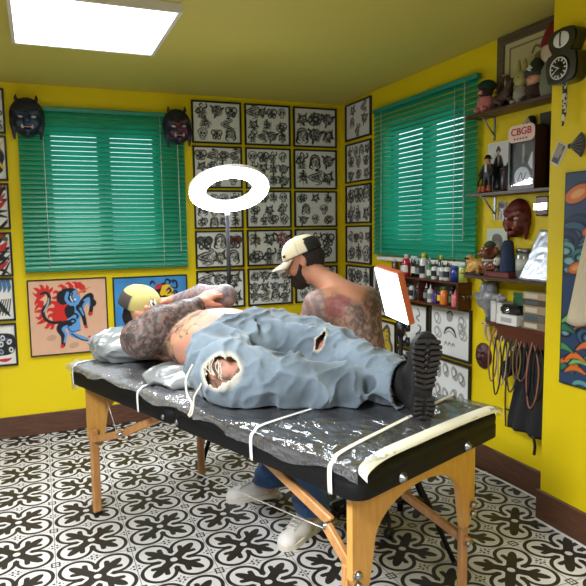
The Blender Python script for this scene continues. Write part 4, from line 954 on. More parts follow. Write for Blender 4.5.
J.cutplane((.845, .42, Z + .2), (-1, -.28, .22)); J.cutplane((1.712, .53, .9), (1, 0, .04)); J.cutplane((0, 0, .815), (0, 0, -1))
V, Q = J.mesh(1)
fc = V[Q].mean(1)
def inell(P, c, r): return (((P - np.array(c)) / np.array(r)) ** 2).sum(1)
H1, H1r = (1.255, .055, Z + .145), (.062, .075, .060); H2, H2r = (1.335, .47, Z + .225), (.021, .045, .05)
wig = .35 * (noise3(fc, 60, 4) - .5)
hole = (inell(fc, H1, H1r) + wig < 1) | (inell(fc, H2, H2r) + wig < 1)
hem = (fc[:, 0] > 1.70); waist = ((fc - np.array((.847, .42, Z + .2))) @ n2((-1, -.28, .22)) > -.003) & (fc[:, 2] > .84)
Qk = Q[~(hole | waist | (hem & (np.hypot(fc[:, 1] - .535, fc[:, 2] - Z - .09) < .088)))]
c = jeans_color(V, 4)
rg = noise3(np.stack([V[:, 0] * 6.5 + V[:, 1] * 5, V[:, 1] * 10 - V[:, 0] * 3.5, V[:, 2] * 8], 1), 1, 3); c = c * (.48 + .78 * (1 - np.abs(2 * rg - 1)))[:, None]  # ridges worn lighter; fold shade also put into the colour, creases darker
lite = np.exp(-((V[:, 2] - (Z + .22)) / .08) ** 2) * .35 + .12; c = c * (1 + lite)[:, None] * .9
for hc, hr in ((H1, H1r), (H2, H2r)):
    g = inell(V, hc, np.array(hr) * 1.18); w = np.clip((1.25 - g) * 2.5, 0, 1)[:, None] * .7; c = c * (1 - w) + np.array(rgb(214, 206, 186)[:3]) * w
ev = np.abs((V - np.array((.845, .42, Z + .2))) @ n2((-1, -.28, .22)) + .032) < .003; c[ev] *= .72
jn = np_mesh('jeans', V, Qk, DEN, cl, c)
md = jn.modifiers.new('thick', 'SOLIDIFY'); md.thickness = .004; md.offset = -1
FR = mat('frayed_threads', rgb(222, 214, 196), .9); b = MB(); rn = random.Random(3)
for k in range(12):
    a = rn.uniform(.3, 2.8); p = (H1[0] + .062 * math.cos(a), .012 + .01 * rn.random(), H1[2] + .055 * math.sin(a)); b.tube(smooth_path([p, (p[0] + rn.uniform(-.02, .02), p[1] - .01, p[2] - .03), (p[0] + rn.uniform(-.02, .03), p[1] - .004, p[2] - .06)], 3), .0014, 4)
b.tube(smooth_path([(1.098, .03, Z + .15), (1.095, .0, Z + .10), (1.115, -.012, Z + .05), (1.15, -.016, Z + .02), (1.142, -.02, Z - .018), (1.128, -.018, Z - .03)], 5), .0042, 6)
b.tube(smooth_path([(1.215, .01, Z + .14), (1.19, -.002, Z + .09), (1.168, -.014, Z + .05), (1.16, -.016, Z + .01), (1.155, -.02, Z - .02), (1.135, -.018, Z - .034)], 5), .0038, 6)
b.build('frayed_threads', FR, jn)
# boot with lugged sole (sole faces +s)
BOOT = mat('black_boot_leather', rgb(15, 14, 14), .55, bump=(90, .2)); SOLE = mat('black_rubber_sole', rgb(20, 18, 18), .6, bump=(70, .3))
def boot(name, ankle, heel, toe, nrm, label=None):
    ank, heel, toe = np.array(ankle), np.array(heel), np.array(toe); y = n2(toe - heel); z = -n2(np.array(nrm) - y * (np.array(nrm) @ y)); x = np.cross(y, z); L = np.linalg.norm(toe - heel); k = L / .30
    W = lambda a, b_, c_: tuple(heel + x * a * k + y * b_ * k + z * c_ * k)       # a side, b along the foot, c up from sole
    lo = np.min([heel, toe, ank], 0) - .16; hi = np.max([heel, toe, ank], 0) + .16; S = Soft(lo, hi, .0058)
    S.cone(W(0, .05, .075), tuple(ank), .046 * k, .056 * k, .03); S.cone(W(0, .045, .05), W(0, .13, .055), .042 * k, .044 * k, .03); S.cone(W(0, .13, .055), W(.004, .245, .038), .046 * k, .042 * k, .04); S.cone(tuple(ank), tuple(ank + (ank - np.array(W(0, .06, .06))) * .35), .057 * k, .06 * k, .02)
    S.cutplane(W(0, 0, .012), -z); V, Q = S.mesh(2); o = np_mesh(name, V, Q, BOOT, cl)
    out = [(0, -.004), (.028, .004), (.036, .03), (.033, .075), (.03, .11), (.036, .16), (.048, .21), (.047, .25), (.034, .285), (.008, .302), (-.02, .295), (-.04, .265), (-.047, .22), (-.042, .17), (-.032, .12), (-.031, .08), (-.036, .035), (-.027, .005)]
    out = [tuple(v)[:2] for v in smooth_path([(p[0], p[1], 0) for p in out + [out[0]]], 3)][:-1]
    M = Matrix(((x[0] * k, y[0] * k, z[0] * k, heel[0]), (x[1] * k, y[1] * k, z[1] * k, heel[1]), (x[2] * k, y[2] * k, z[2] * k, heel[2]), (0, 0, 0, 1)))
    s_ = MB().prism(out, .0, .022, 'z', M); ins = [(p[0] * .9, .15 + (p[1] - .15) * .95) for p in out]; s_.prism(ins, .02, .03, 'z', M)
    hl = [p for p in out if p[1] < .085]; s_.prism(hl, -.016, .002, 'z', M)
    so = s_.build('sole', SOLE, o); lg = MB(); ht = MB()
    def half(b_): 
        return np.interp(b_, [0, .03, .075, .11, .16, .21, .25, .285, .30], [.02, .035, .032, .03, .036, .047, .046, .034, .01])
    for sx in (-1, 1):
        for i in range(9):
            bb = .118 + i * .0195; w = half(bb); a = .28 if bb < .2 else .28 - (bb - .2) * 5.5
            lg.box(-.021, .021, -.0062, .0062, -.014, .001, .002, M @ rotm(0, 0, sx * a, (sx * (w - .017), bb, 0)))
        for i in range(5):
            bb = .01 + i * .0165; w = half(bb); ht.box(-.014, .014, -.0055, .0055, -.026, -.014, .002, M @ rotm(0, 0, sx * (-.35 + .12 * i), (sx * (w - .012), bb, 0)))
    for i in range(7): lg.box(-.006, .006, -.007, .007, -.012, .001, .002, M @ rotm(0, 0, PI / 4, (0, .13 + i * .023, 0)))
    ht.build('heel_tread', mat('worn_tread', rgb(33, 29, 27), .6), so); lg.build('tread', mat('worn_tread', rgb(33, 29, 27), .6), so)
    return o
boot('boot', (1.715, .535, Z + .095), (1.815, .482, Z - .002), (1.84, .482, Z + .30), (1, -.78, 0))
boot('boot', (1.545, .60, Z + .055), (1.535, .575, Z + .03), (1.60, .79, Z + .03), (.45, -.1, -.9))
# cap and hair of the client
CAPY = attr_mat('cap_cloth', .85, bump=(200, .15))
def cap(parent, c, M, front, back, brim, r=(.088, .112, .098), split=.0, peak=True, tip=.0, tilt=.0):
    c = np.array(c); n_u, n_v = 90, 32; V = []; col = []
    for j in range(n_v + 1):
        a = PI / 2 * j / n_v
        for i in range(n_u):
            w = 2 * PI * i / n_u; x, y, z = r[0] * math.cos(a) ** .8 * math.cos(w), r[1] * math.cos(a) ** .8 * math.sin(w) - .008, r[2] * math.sin(a) ** .9 + .012
            V.append(c + M @ np.array([x, y, z])); seam = abs(((w / (PI / 3)) % 1) - .5) > .47
            q = front if (y > split or z > .085) else back; col.append([v * (.8 if seam else 1) for v in q[:3]])
    Q = [(j * n_u + i, j * n_u + (i + 1) % n_u, (j + 1) * n_u + (i + 1) % n_u, (j + 1) * n_u + i) for j in range(n_v) for i in range(n_u)]
    o = np_mesh('cap', V, Q, CAPY, parent, col); md = o.modifiers.new('thick', 'SOLIDIFY'); md.thickness = .004; md.offset = -1
    def bf(u, v):
        w = PI * (.12 + .76 * u); q = v * .085; x = r[0] * math.cos(w) * (1 + .12 * v); y = r[1] * math.sin(w) * .98 - .008 + q * math.sin(w) ** .6; z = .014 - .018 * v - .25 * x * x / r[0] * (1 + v) * .5
        return tuple(c + M @ np.array([x, y, z]))
    bo = MB().grid(bf, 20, 6).build('brim', mat('cap_brim_' + parent.name.replace('.', '_'), brim, .85), o); md = bo.modifiers.new('thick', 'SOLIDIFY'); md.thickness = .006
    MB().ball(tuple(c + M @ np.array([0, -.008, r[2] + .012])), .007, 8, 5).build('button', _mats['cap_brim_' + parent.name.replace('.', '_')], o)
    return o
cm = frame_of((.86, .42, -.30), (.30, .05, .93))
cp_ = cap(cl, HW(0, 0, .02), cm, rgb(176, 166, 100), rgb(64, 56, 50), rgb(170, 160, 98), (.10, .122, .115), -.012)
def cap_patch(o, c, M, r, w, h, zc):
    pc = Cv(40, 44, .9, rgb(226, 222, 210)); pc.ell(.45, .5, .4, .46, rgb(40, 38, 38), 0, 1, .03); pc.blobpoly([(.3, .75), (.5, .9), (.62, .72), (.5, .6), (.62, .4), (.45, .2), (.35, .35), (.45, .5)], rgb(34, 32, 34)); pc.stroke([(.25, .12), (.62, .12)], .03, rgb(90, 80, 70))
    def wp(V):
        out = []
        for v in V:
            a = v[0] / r[1] + .42; z = zc + v[2]; rad = math.sqrt(max(.05, 1 - ((z - .012) / r[2]) ** 2)) ** .9; out.append(np.array(c) + M @ np.array([r[0] * rad * math.sin(a), r[1] * rad * math.cos(a) - .002, z]))
        return np.array(out)
    canvas_mesh('patch', pc, w, h, SHEET, o, 0, wp)
cap_patch(cp_, HW(0, 0, .02), cm, (.10, .122, .115), .066, .062, .078)
hs = Soft(np.array(HC) - .17, np.array(HC) + .17, .006); hs.ell(HW(0, -.036, -.005), (.092, .094, .096), .02, he); hs.cutplane(HW(0, .035, .0), hm @ np.array([0, 1, .35])); V, Q = hs.mesh(1)
np_mesh('hair', V + .002 * np.random.RandomState(1).randn(*V.shape), Q, mat('black_hair', rgb(22, 20, 20), .7), cl)

# ---- artist, seated on a stool behind the table, facing along it
ar = thing('person', 'shirtless tattooed person in a cream cap seated behind the table, back turned', 'person', (TO[0], TO[1], 0), TR)
S = Soft((.35, .45, .02), (1.42, 1.45, 1.46), .0078)
S.ell((1.0, 1.12, .60), (.15, .17, .12), .05); S.cone((1.0, 1.12, .62), (.985, 1.12, .86), .135, .15, .06, ((1, 0, 0), 1.3)); S.cone((.985, 1.12, .86), (.94, 1.11, 1.03), .155, .15, .06, ((1, -.1, .3), 1.35))
SL, SR = (.90, .925, 1.085), (.90, 1.30, 1.075)
S.cone((.93, .98, 1.08), (.93, 1.24, 1.075), .085, .085, .06); S.cone((.945, 1.10, 1.08), (.86, 1.08, 1.175), .075, .058, .05); S.cone((.87, 1.085, 1.15), (.765, 1.05, 1.235), .060, .056, .03)
for q, k in ((SL, -1), (SR, 1)): S.ell(q, (.075, .07, .075), .05)
S.ell((1.0, 1.03, 1.0), (.055, .075, .09), .05); S.ell((1.0, 1.2, 1.0), (.055, .075, .09), .05)
S.chain([SL, (.80, .865, .86)], [.062, .048], .03); S.chain([(.80, .865, .86), (.60, .755, .955)], [.046, .031], .02); add_hand(S, (.60, .755, .955), (-.75, -.5, -.15), (.1, -.2, -.95), -1, .5, 1.)
S.chain([SR, (.74, 1.33, .86)], [.062, .048], .03); S.chain([(.74, 1.33, .86), (.56, 1.08, .95)], [.046, .031], .02); add_hand(S, (.56, 1.08, .95), (-.25, -.9, -.05), (-.1, 0, -.95), 1, .6, 1.)
RL = [(.99, 1.02, .57), (.96, .74, .53), (1.03, .735, .10)]; RR = [(.98, 1.2, .57), (.66, .98, .53), (.645, .80, .10)]
S.chain(RL, [.088, .056, .038], .03); S.chain(RR, [.088, .056, .038], .03)
AC = (.700, 1.03, 1.292); AF = (-.80, -.50, -.38); AU = (-.33, -.20, .92)
am, AW, ae = add_head(S, AC, AF, AU)
V, Q = S.mesh(2); c = np.ones((len(V), 3)) * np.array(rgb(194, 138, 110)[:3]); c *= (.92 + .16 * noise3(V, 14, 1))[:, None]
back = np.clip((V[:, 0] - .83) * 14, 0, 1) * np.clip((1.135 + .035 * np.clip(np.abs(V[:, 1] - 1.08) * 14 - .6, -1, 1) - V[:, 2]) * 20, 0, 1) * (V[:, 2] > .6)
back = back * np.clip(.8 + (V[:, 1] - 1.0) * 3, .0, 1)
k = (back * .6)[:, None]; c = c * (1 - k) + np.array(rgb(104, 98, 94)[:3]) * k; c = tattoo(V, c, back, .50, 40, rgb(56, 54, 57), 21)
red = (back > .3) & (noise3(V, 17, 31) > .68) & (V[:, 1] < 1.16); c[red] = c[red] * .45 + np.array(rgb(140, 62, 72)[:3]) * .55
dsl, ts = seg_dist(V, SL, (.80, .865, .86)); sl_ = ((dsl < .085) & (V[:, 1] < 1.0)).astype(float)
rr_ = np.sqrt((V[:, 0] - .86) ** 2 + (V[:, 2] - 1.06) ** 2 + (V[:, 1] - .86) ** 2); ring = (np.sin(rr_ * 150) > -.1) | ((np.sin(np.arctan2(V[:, 2] - 1.06, V[:, 0] - .86) * 16) > .3) & (np.sin(rr_ * 75) > 0))
kk = (sl_ * ring * .62)[:, None]; c = c * (1 - kk) + np.array(rgb(70, 70, 76)[:3]) * kk; kk = (sl_ * .35)[:, None]; c = c * (1 - kk) + np.array(rgb(150, 140, 140)[:3]) * kk
arm_ = ((seg_dist(V, (.80, .865, .86), (.6, .755, .955))[0] < .07) | (seg_dist(V, SR, (.74, 1.33, .86))[0] < .075)).astype(float); c = tattoo(V, c, arm_, .45, 30, rgb(66, 64, 68), 25)
np_mesh('body', V, Q, SKINM, ar, c)
BS = Soft(np.array(AC) - .18, np.array(AC) + .18, .0052); BS.ell(AW(0, .036, -.07), (.060, .062, .05), .02, ae); BS.ell(AW(0, .062, -.098), (.036, .040, .032), .03, ae); BS.ell(AW(0, .098, -.062), (.024, .014, .007), .004, ae, cut=True); BS.cone(AW(-.068, .005, -.01), AW(-.05, .05, -.07), .009, .014, .012); BS.cone(AW(.068, .005, -.01), AW(.05, .05, -.07), .009, .014, .012)
BS.cone(AW(-.03, .098, -.047), AW(.03, .098, -.047), .008, .008, .006); V, Q = BS.mesh(1); np_mesh('beard', V + .0018 * np.random.RandomState(2).randn(*V.shape), Q, mat('dark_beard', rgb(46, 32, 26), .8), ar)
BS = Soft(np.array(AC) - .18, np.array(AC) + .18, .0055); BS.ell(AW(0, -.022, .02), (.077, .089, .083), .02, ae); BS.cone(AW(0, -.07, -.0), AW(0, -.062, -.04), .042, .03, .03); BS.cutplane(AW(0, .005, .0), am @ np.array([0, 1, .25])); V, Q = BS.mesh(1); np_mesh('hair', V + .0015 * np.random.RandomState(4).randn(*V.shape), Q, mat('dark_hair', rgb(34, 28, 26), .75), ar)
acap = cap(ar, AW(0, 0, .028), frame_of(n2(np.array(AF) + (0, 0, -.02)), AU), rgb(222, 212, 178), rgb(28, 26, 26), rgb(170, 160, 140), (.090, .113, .10), -.055)
MB().box(-.012, .012, .0, .005, -.007, .007, .001, Matrix.Translation(AW(-.072, .072, .062)) @ Matrix(am.tolist()).to_4x4() @ rotm(0, 0, .75)).build('side_label', mat('brown_label', rgb(70, 50, 40), .7), acap)
# artist's jeans and shoes
J = Soft((.45, .55, .05), (1.4, 1.45, .8), .008)
J.ell((1.0, 1.12, .575), (.165, .20, .115), .05); J.chain(RL, [.11, .082, .084], .03); J.chain(RR, [.11, .082, .084], .03)
J.push(lambda P: -.014 * (1 - np.abs(2 * noise3(P * np.array([9, 9, 14]), 1, 3) - 1)) ** 2 - .008 * (1 - np.abs(2 * noise3(P * np.array([18, 18, 26]), 1, 7) - 1)) ** 3 + .006)
J.cutplane((0, 0, .115), (0, 0, -1)); J.cutplane((0, 0, .665), (-.1, 0, 1)); V, Q = J.mesh(1); c = np.ones((len(V), 3)) * np.array(rgb(64, 94, 138)[:3]); c *= (.75 + .5 * noise3(V * np.array([8, 8, 5]), 1, 4))[:, None]
np_mesh('jeans', V, Q, DEN, ar, c)
SHOE = mat('white_shoe_canvas', rgb(222, 218, 212), .8, bump=(120, .15), var=(25, .12)); RUB = mat('cream_rubber', rgb(215, 208, 192), .6); LACE = mat('shoe_lace', rgb(225, 220, 208), .8)
def shoe(heel, yaw, L=.30):
    M = rotm(0, 0, yaw, heel); s = Soft((-.08, -.03, 0), (.08, .34, .17), .0058); k = L / .3
    s.cone((0, .05, .065), (0, .04, .13), .042, .045, .03); s.cone((0, .05, .05), (0, .15, .055), .038, .042, .03); s.cone((0, .15, .052), (.003, .255, .034), .044, .036, .04); s.ell((0, .255, .03), (.043, .045, .034), .02); s.ell((0, .04, .15), (.034, .038, .05), .01, cut=True); s.cutplane((0, 0, .016), (0, 0, -1))
    V, Q = s.mesh(2); V = V * np.array([1, k, 1]); V4 = np.array([tuple(M @ Vector(v)) for v in V]); o = np_mesh('shoe', V4, Q, SHOE, ar)
    out = [(0, -.0), (.03, .008), (.04, .05), (.039, .13), (.047, .2), (.046, .25), (.03, .292), (0, .304), (-.03, .292), (-.046, .25), (-.047, .2), (-.039, .13), (-.04, .05), (-.03, .008)]
    out = [(v[0] * 1.02, v[1] * k) for v in smooth_path([(p[0], p[1], 0) for p in out + [out[0]]], 3)][:-1]
    MB().prism(out, .001, .026, 'z', M).build('sole', RUB, o); lb = MB()
    def tz(x, y): 
        m = (np.abs(V[:, 0] - x) < .009) & (np.abs(V[:, 1] - y) < .009); return float(V[m, 2].max()) + .003 if m.any() else .1
    for i in range(6):
        y = (.115 + .021 * i) * k
        for e in (-1, 1): lb.tube([M @ Vector((x * e, y + .012 * t_, tz(x * e, y + .012 * t_))) for t_, x in ((0, -.026), (.3, -.012), (.5, 0), (.7, .012), (1, .026))], .0036, 5)
    for e in (-1, 1): lb.tube([M @ Vector((x, y * k, tz(x, y * k) + h)) for x, y, h in smooth_path([(0, .105, .004), (e * .022, .10, .012), (e * .04, .125, .006), (e * .028, .14, .002), (0, .118, .004)], 4)], .0032, 5)
    tg = MB().grid(lambda u, v: tuple(M @ Vector(((u - .5) * .044, (.105 + .125 * v) * k, tz((u - .5) * .044, (.105 + .125 * v) * k) - .0015))), 6, 10); tg.build('tongue', mat('grey_shoe_tongue', rgb(176, 172, 168), .85), o)
    lb.build('laces', LACE, o); return o
def loc_st(x, y): 
    dx, dy = x - TO[0], y - TO[1]; return (dx * .352 - dy * .936, dx * .936 + dy * .352)
def yaw_of(h, t): return math.atan2(t[1] - h[1], t[0] - h[0]) - PI / 2
for hw, tw in (((-1.262, -1.645), (-1.568, -1.612)), ((-1.215, -2.045), (-1.455, -2.18))):
    h, t = loc_st(*hw), loc_st(*tw); shoe((h[0], h[1], 0), yaw_of(h, t), .30)
# ------------------------------------------------------------------ ring light on its tripod (left, behind the table)
def tripod(t, legs, hub_z, spread_z, foot_r, pole_top, r=.011, base=0.):
    """pole, sleeve and three splayed legs with struts, in the thing's frame"""
    MB().tube([(0, 0, .10), (0, 0, hub_z + .05)], r * 1.25, 10).tube([(0, 0, hub_z), (0, 0, pole_top)], r * .85, 10).build('pole', BLACKM, t)
    MB().lathe([(0, 0), (r * 2.1, 0), (r * 2.1, .05), (r * 1.3, .06), (0, .06)], 12, (0, 0, hub_z - .03)).build('collar', BLACKP, t)
    MB().lathe([(0, 0), (r * 1.9, 0), (r * 1.9, .035), (0, .035)], 12, (0, 0, spread_z)).build('slider', BLACKP, t)
    for a in legs:
        x, y = foot_r * math.cos(a), foot_r * math.sin(a); p0 = Vector((.02 * math.cos(a), .02 * math.sin(a), hub_z)); p1 = Vector((x, y, .012))
        lg = MB().tube([p0, p1], r * .9, 8).build('leg', BLACKM, t); m = p0.lerp(p1, .62)
        MB().tube([(.018 * math.cos(a), .018 * math.sin(a), spread_z + .015), m], r * .55, 6).build('brace', BLACKM, lg); MB().ball((x, y, .012), (.014, .014, .012), 8, 6).build('rubber_foot', BLACKP, lg)
def kn(t, z, r=.02, d=(1, 0)): MB().lathe([(0, 0), (.009, 0), (.009, .02), (r, .022), (r, .04), (0, .042)], 10, M=rotm(0, PI / 2, math.atan2(d[1], d[0]), (0, 0, z))).build('knob', BLACKP, t)
TUBE = mat('ring_tube', (1, 1, 1, 1), .5, emit=((.84, .92, 1., 1), 42.))
rl = thing('ring_light', 'glowing white ring light on a black pole in front of the back wall frames', 'lamp', (-1.335, -1.02, 0))
tripod(rl, (math.radians(205), math.radians(318), math.radians(85)), .56, .20, .27, 1.56, .015)
kn(rl, .62, .02, (.5, -1)); kn(rl, 1.12, .018, (.5, -1))
RC = Vector((.025, .03, 1.715)); toC = (Vector((-2.441, -4.6235, 1.4727)) - (Vector((-1.335, -1.02, 0)) + RC)).normalized()
side_ = toC.cross(Vector((0, 0, 1))).normalized(); rn_ = (toC * math.cos(math.radians(61)) - Vector((0, 0, 1)) * math.sin(math.radians(61))); rn_ = (rn_ - side_ * .10).normalized()
rx_ = side_; rx_ = (rx_ - rn_ * rx_.dot(rn_)).normalized(); ry_ = rn_.cross(rx_)
RM = Matrix(((rx_.x, ry_.x, rn_.x, RC.x), (rx_.y, ry_.y, rn_.y, RC.y), (rx_.z, ry_.z, rn_.z, RC.z), (0, 0, 0, 1)))
def annulus(b, prof, n=56, M=None):
    vs = []; fs = []; k = len(prof)
    for i in range(n):
        w = 2 * PI * i / n
        for r, z in prof: vs.append((r * math.cos(w), r * math.sin(w), z))
    for i in range(n):
        for j in range(k): fs.append((i * k + j, i * k + (j + 1) % k, ((i + 1) % n) * k + (j + 1) % k, ((i + 1) % n) * k + j))
    return b.add(vs, fs, True, M)
annulus(MB(), [(.152, .0), (.152, .012), (.18, .02), (.225, .02), (.248, .012), (.248, 0)], M=RM).build('light_ring', TUBE, rl)
annulus(MB(), [(.148, -.022), (.148, -.002), (.250, -.002), (.250, -.022)], M=RM).build('housing', WHITEP, rl)
bt = RM @ Vector((0, -.246, -.01)) if (RM @ Vector((0, -.246, 0))).z < (RM @ Vector((0, .246, 0))).z else RM @ Vector((0, .246, -.01))
MB().tube([(0, 0, 1.54), (0, 0, 1.575), tuple(bt)], .012, 10).build('tilt_bracket', BLACKP, rl); MB().ball((0, 0, 1.565), .017, 12, 8).build('ball_head', WHITEP, rl)

# ------------------------------------------------------------------ LED panel on its tripod (right of the artist)
pl = thing('panel_light', 'lit LED panel with orange edge on a black stand beside the boot', 'lamp', (-.873, -2.245, 0))
tripod(pl, (math.radians(160), math.radians(-83), math.radians(38)), .42, .14, .36, .98, .012)
for z, d in ((.86, (1, -.6)), (.93, (1, -.5)), (1.0, (1, -.4))): kn(pl, z, .022, d)
MB().tube([(0, 0, .96), (0, 0, 1.02)], .018, 10).build('swivel_head', BLACKP, pl)
pyaw, lean, roll, pw_, ph_ = -.045, .327, -.12, .10, .13; pc = Vector((-.931 + .873, -2.25 + 2.245, 1.153))
pn = Vector((-math.cos(pyaw) * math.cos(lean), -math.sin(pyaw) * math.cos(lean), -math.sin(lean))); pu = Vector((0, 0, 1)).cross(pn).normalized(); pv = pn.cross(pu)
pu, pv = pu * math.cos(roll) + pv * math.sin(roll), pv * math.cos(roll) - pu * math.sin(roll)
PM = Matrix(((pu.x, pv.x, pn.x, pc.x), (pu.y, pv.y, pn.y, pc.y), (pu.z, pv.z, pn.z, pc.z), (0, 0, 0, 1)))
MB().box(-pw_, pw_, -ph_, ph_, -.036, -.004, .004, PM).build('housing', mat('orange_panel_edge', rgb(196, 96, 58), .5), pl)
MB().box(-pw_ + .006, pw_ - .006, -ph_ + .006, ph_ - .006, -.004, .002, 0, PM).build('diffuser', mat('panel_glow', (1, 1, 1, 1), .5, emit=((.84, .92, 1., 1), 5.)), pl)
bb = PM @ Vector((.3 * pw_, -ph_ * .75, -.03)); MB().tube([(0, 0, 1.01), tuple(bb.lerp(Vector((0, 0, 1.02)), .5)), tuple(bb)], .011, 8).build('arm', BLACKP, pl)

# ------------------------------------------------------------------ artist's stool
st = thing('stool', 'round black rolling stool with chrome column under the seated artist', 'stool', (TO[0], TO[1], 0), TR)
cx, cy = 1.12, 1.13
MB().lathe([(0, 0), (.16, 0), (.185, .02), (.185, .055), (.16, .075), (0, .078)], 28, (cx, cy, .425)).build('seat', VINYL, st); MB().tube([(cx, cy, .11), (cx, cy, .43)], .022, 14).build('column', CHROME, st)
for k in range(5):
    a = k * 2 * PI / 5 + .55; e = (cx + .26 * math.cos(a), cy + .26 * math.sin(a), .085)
    lg = MB().tube([(cx, cy, .125), e], [.022, .014], 8).build('base_spoke', BLACKP, st); MB().tube([(e[0] - .012, e[1], .028), (e[0] + .012, e[1], .028)], .026, 14).tube([(e[0], e[1], .03), (e[0], e[1], .085)], .009, 8).build('caster', BLACKP, lg)
# foot pedal for the machine with its cable
fp = thing('foot_pedal', 'small black foot pedal on the tiles behind the table legs', 'pedal', (-1.02, -1.93, 0), .4)
MB().box(-.06, .06, -.045, .045, 0, .022, .006).build('base', BLACKP, fp); MB().box(-.05, .05, -.04, .04, .03, .036, .002, rotm(.12, 0, 0, (0, 0, .004))).build('plate', STEEL, fp)
MB().tube(smooth_path([(0, .045, .012), (.05, .12, .005), (.2, .15, .005), (.32, .05, .005), (.42, .2, .005)], 5), .003, 6).build('cable', BLACKP, fp)
# ------------------------------------------------------------------ right wall: local frame x along the wall (towards the viewer), -y into the room
def rw(a, z, out=0.): return (-out, -a, z)          # a = distance from the corner along the right wall
DW = wood('dark_walnut_board', rgb(66, 42, 28), rgb(84, 54, 36), 5, .45, (2, 8, 16)); MAH = wood('red_mahogany_board', rgb(72, 28, 18), rgb(88, 38, 24), 5, .4, (2, 8, 16))
def bottle(x, y, z, r, h, body, capc, label_c=None, kind='cone', grp='ink bottles', lab='bottle', cat='bottle', name='ink_bottle', loc=None):
    t = thing(name, lab, cat, rw(x, z, y), RZ, grp); bm_ = mat('bottle_%02x%02x%02x' % tuple(int(255 * c) for c in body[:3]), body, .25, coat=.3)
    if kind == 'cone': pr = [(0, 0), (r * .95, 0), (r, .004), (r, h * .62), (r * .8, h * .7), (r * .34, h * .74), (0, h * .74)]
    elif kind == 'round': pr = [(0, 0), (r * .95, 0), (r, .006), (r, h * .72), (r * .7, h * .8), (r * .5, h * .82), (0, h * .82)]
    else: pr = [(0, 0), (r, 0), (r, h * .86), (r * .92, h * .88), (0, h * .88)]
    MB().lathe(pr, 14).build('body', bm_, t); cm_ = mat('cap_%02x%02x%02x' % tuple(int(255 * c) for c in capc[:3]), capc, .35)
    if kind == 'cone': MB().lathe([(r * .38, h * .73), (r * .38, h * .78), (r * .26, h * .80), (r * .1, h), (0, h)], 12).build('nozzle', cm_, t)
    elif kind == 'round': MB().lathe([(r * .55, h * .80), (r * .55, h), (r * .48, h * 1.005), (0, h * 1.005)], 12).build('cap', cm_, t)
    else: MB().lathe([(r * 1.03, h * .86), (r * 1.03, h), (0, h)], 14).build('lid', cm_, t)
    if label_c:
        b = MB(); n = 9; k = r * 1.025; vs = []
        for j in range(n + 1):
            w = -PI * (.08 + .84 * j / n); vs += [(k * math.cos(w), k * math.sin(w), h * .18), (k * math.cos(w), k * math.sin(w), h * .5)]
        b.add(vs, [(2 * j, 2 * j + 2, 2 * j + 3, 2 * j + 1) for j in range(n)], True); b.build('label', mat('label_%02x%02x%02x' % tuple(int(255 * c) for c in label_c[:3]), label_c, .6), t, fix=False)
    return t
WHT, BLK, RDB, YLW, GRN, BLU, GRY = rgb(215, 215, 210), rgb(26, 26, 28), rgb(176, 30, 50), rgb(228, 196, 30), rgb(40, 110, 60), rgb(28, 60, 140), rgb(120, 125, 128); ORG = rgb(225, 120, 50); PRP = rgb(80, 50, 130); PINK = rgb(230, 110, 120); BRN = rgb(92, 54, 40); TEA = rgb(150, 200, 175)
# open ink cabinet
ca0, ca1, cz0, cz1, cd = .885, 1.688, .962, 1.128, .105
ck = thing('ink_rack', 'dark wooden two-tier open rack for ink bottles under the right blind', 'rack', rw(0, 0), RZ)
MB().box(ca0, ca1, -cd, -.001, cz1 - .012, cz1, .002).build('top_board', MAH, ck); MB().box(ca0, ca1, -cd, -.001, cz0, cz0 + .012, .002).build('bottom_board', MAH, ck); MB().box(ca1 - .014, ca1, -cd, -.001, cz0 + .012, cz1 - .012, .001).build('side_panel', MAH, ck); MB().box(ca0, ca0 + .014, -cd, -.001, cz0 + .012, cz1 - .012, .001).build('side_panel', MAH, ck)
MB().box(ca0 + .014, ca1 - .014, -.008, -.001, cz0 + .012, cz1 - .012).build('back_panel', DW, ck); MB().box(1.27, 1.28, -cd + .004, -.008, cz0 + .012, cz1 - .012).build('divider', MAH, ck)
hk = MB()
for k in range(3): hk.tube(smooth_path([(ca1 + .001, -.03 - .025 * k, 1.045), (ca1 + .02, -.03 - .025 * k, 1.05), (ca1 + .03, -.03 - .025 * k, 1.035), (ca1 + .022, -.03 - .025 * k, 1.025)], 3), .003, 5)
hk.build('hooks', STEEL, ck)
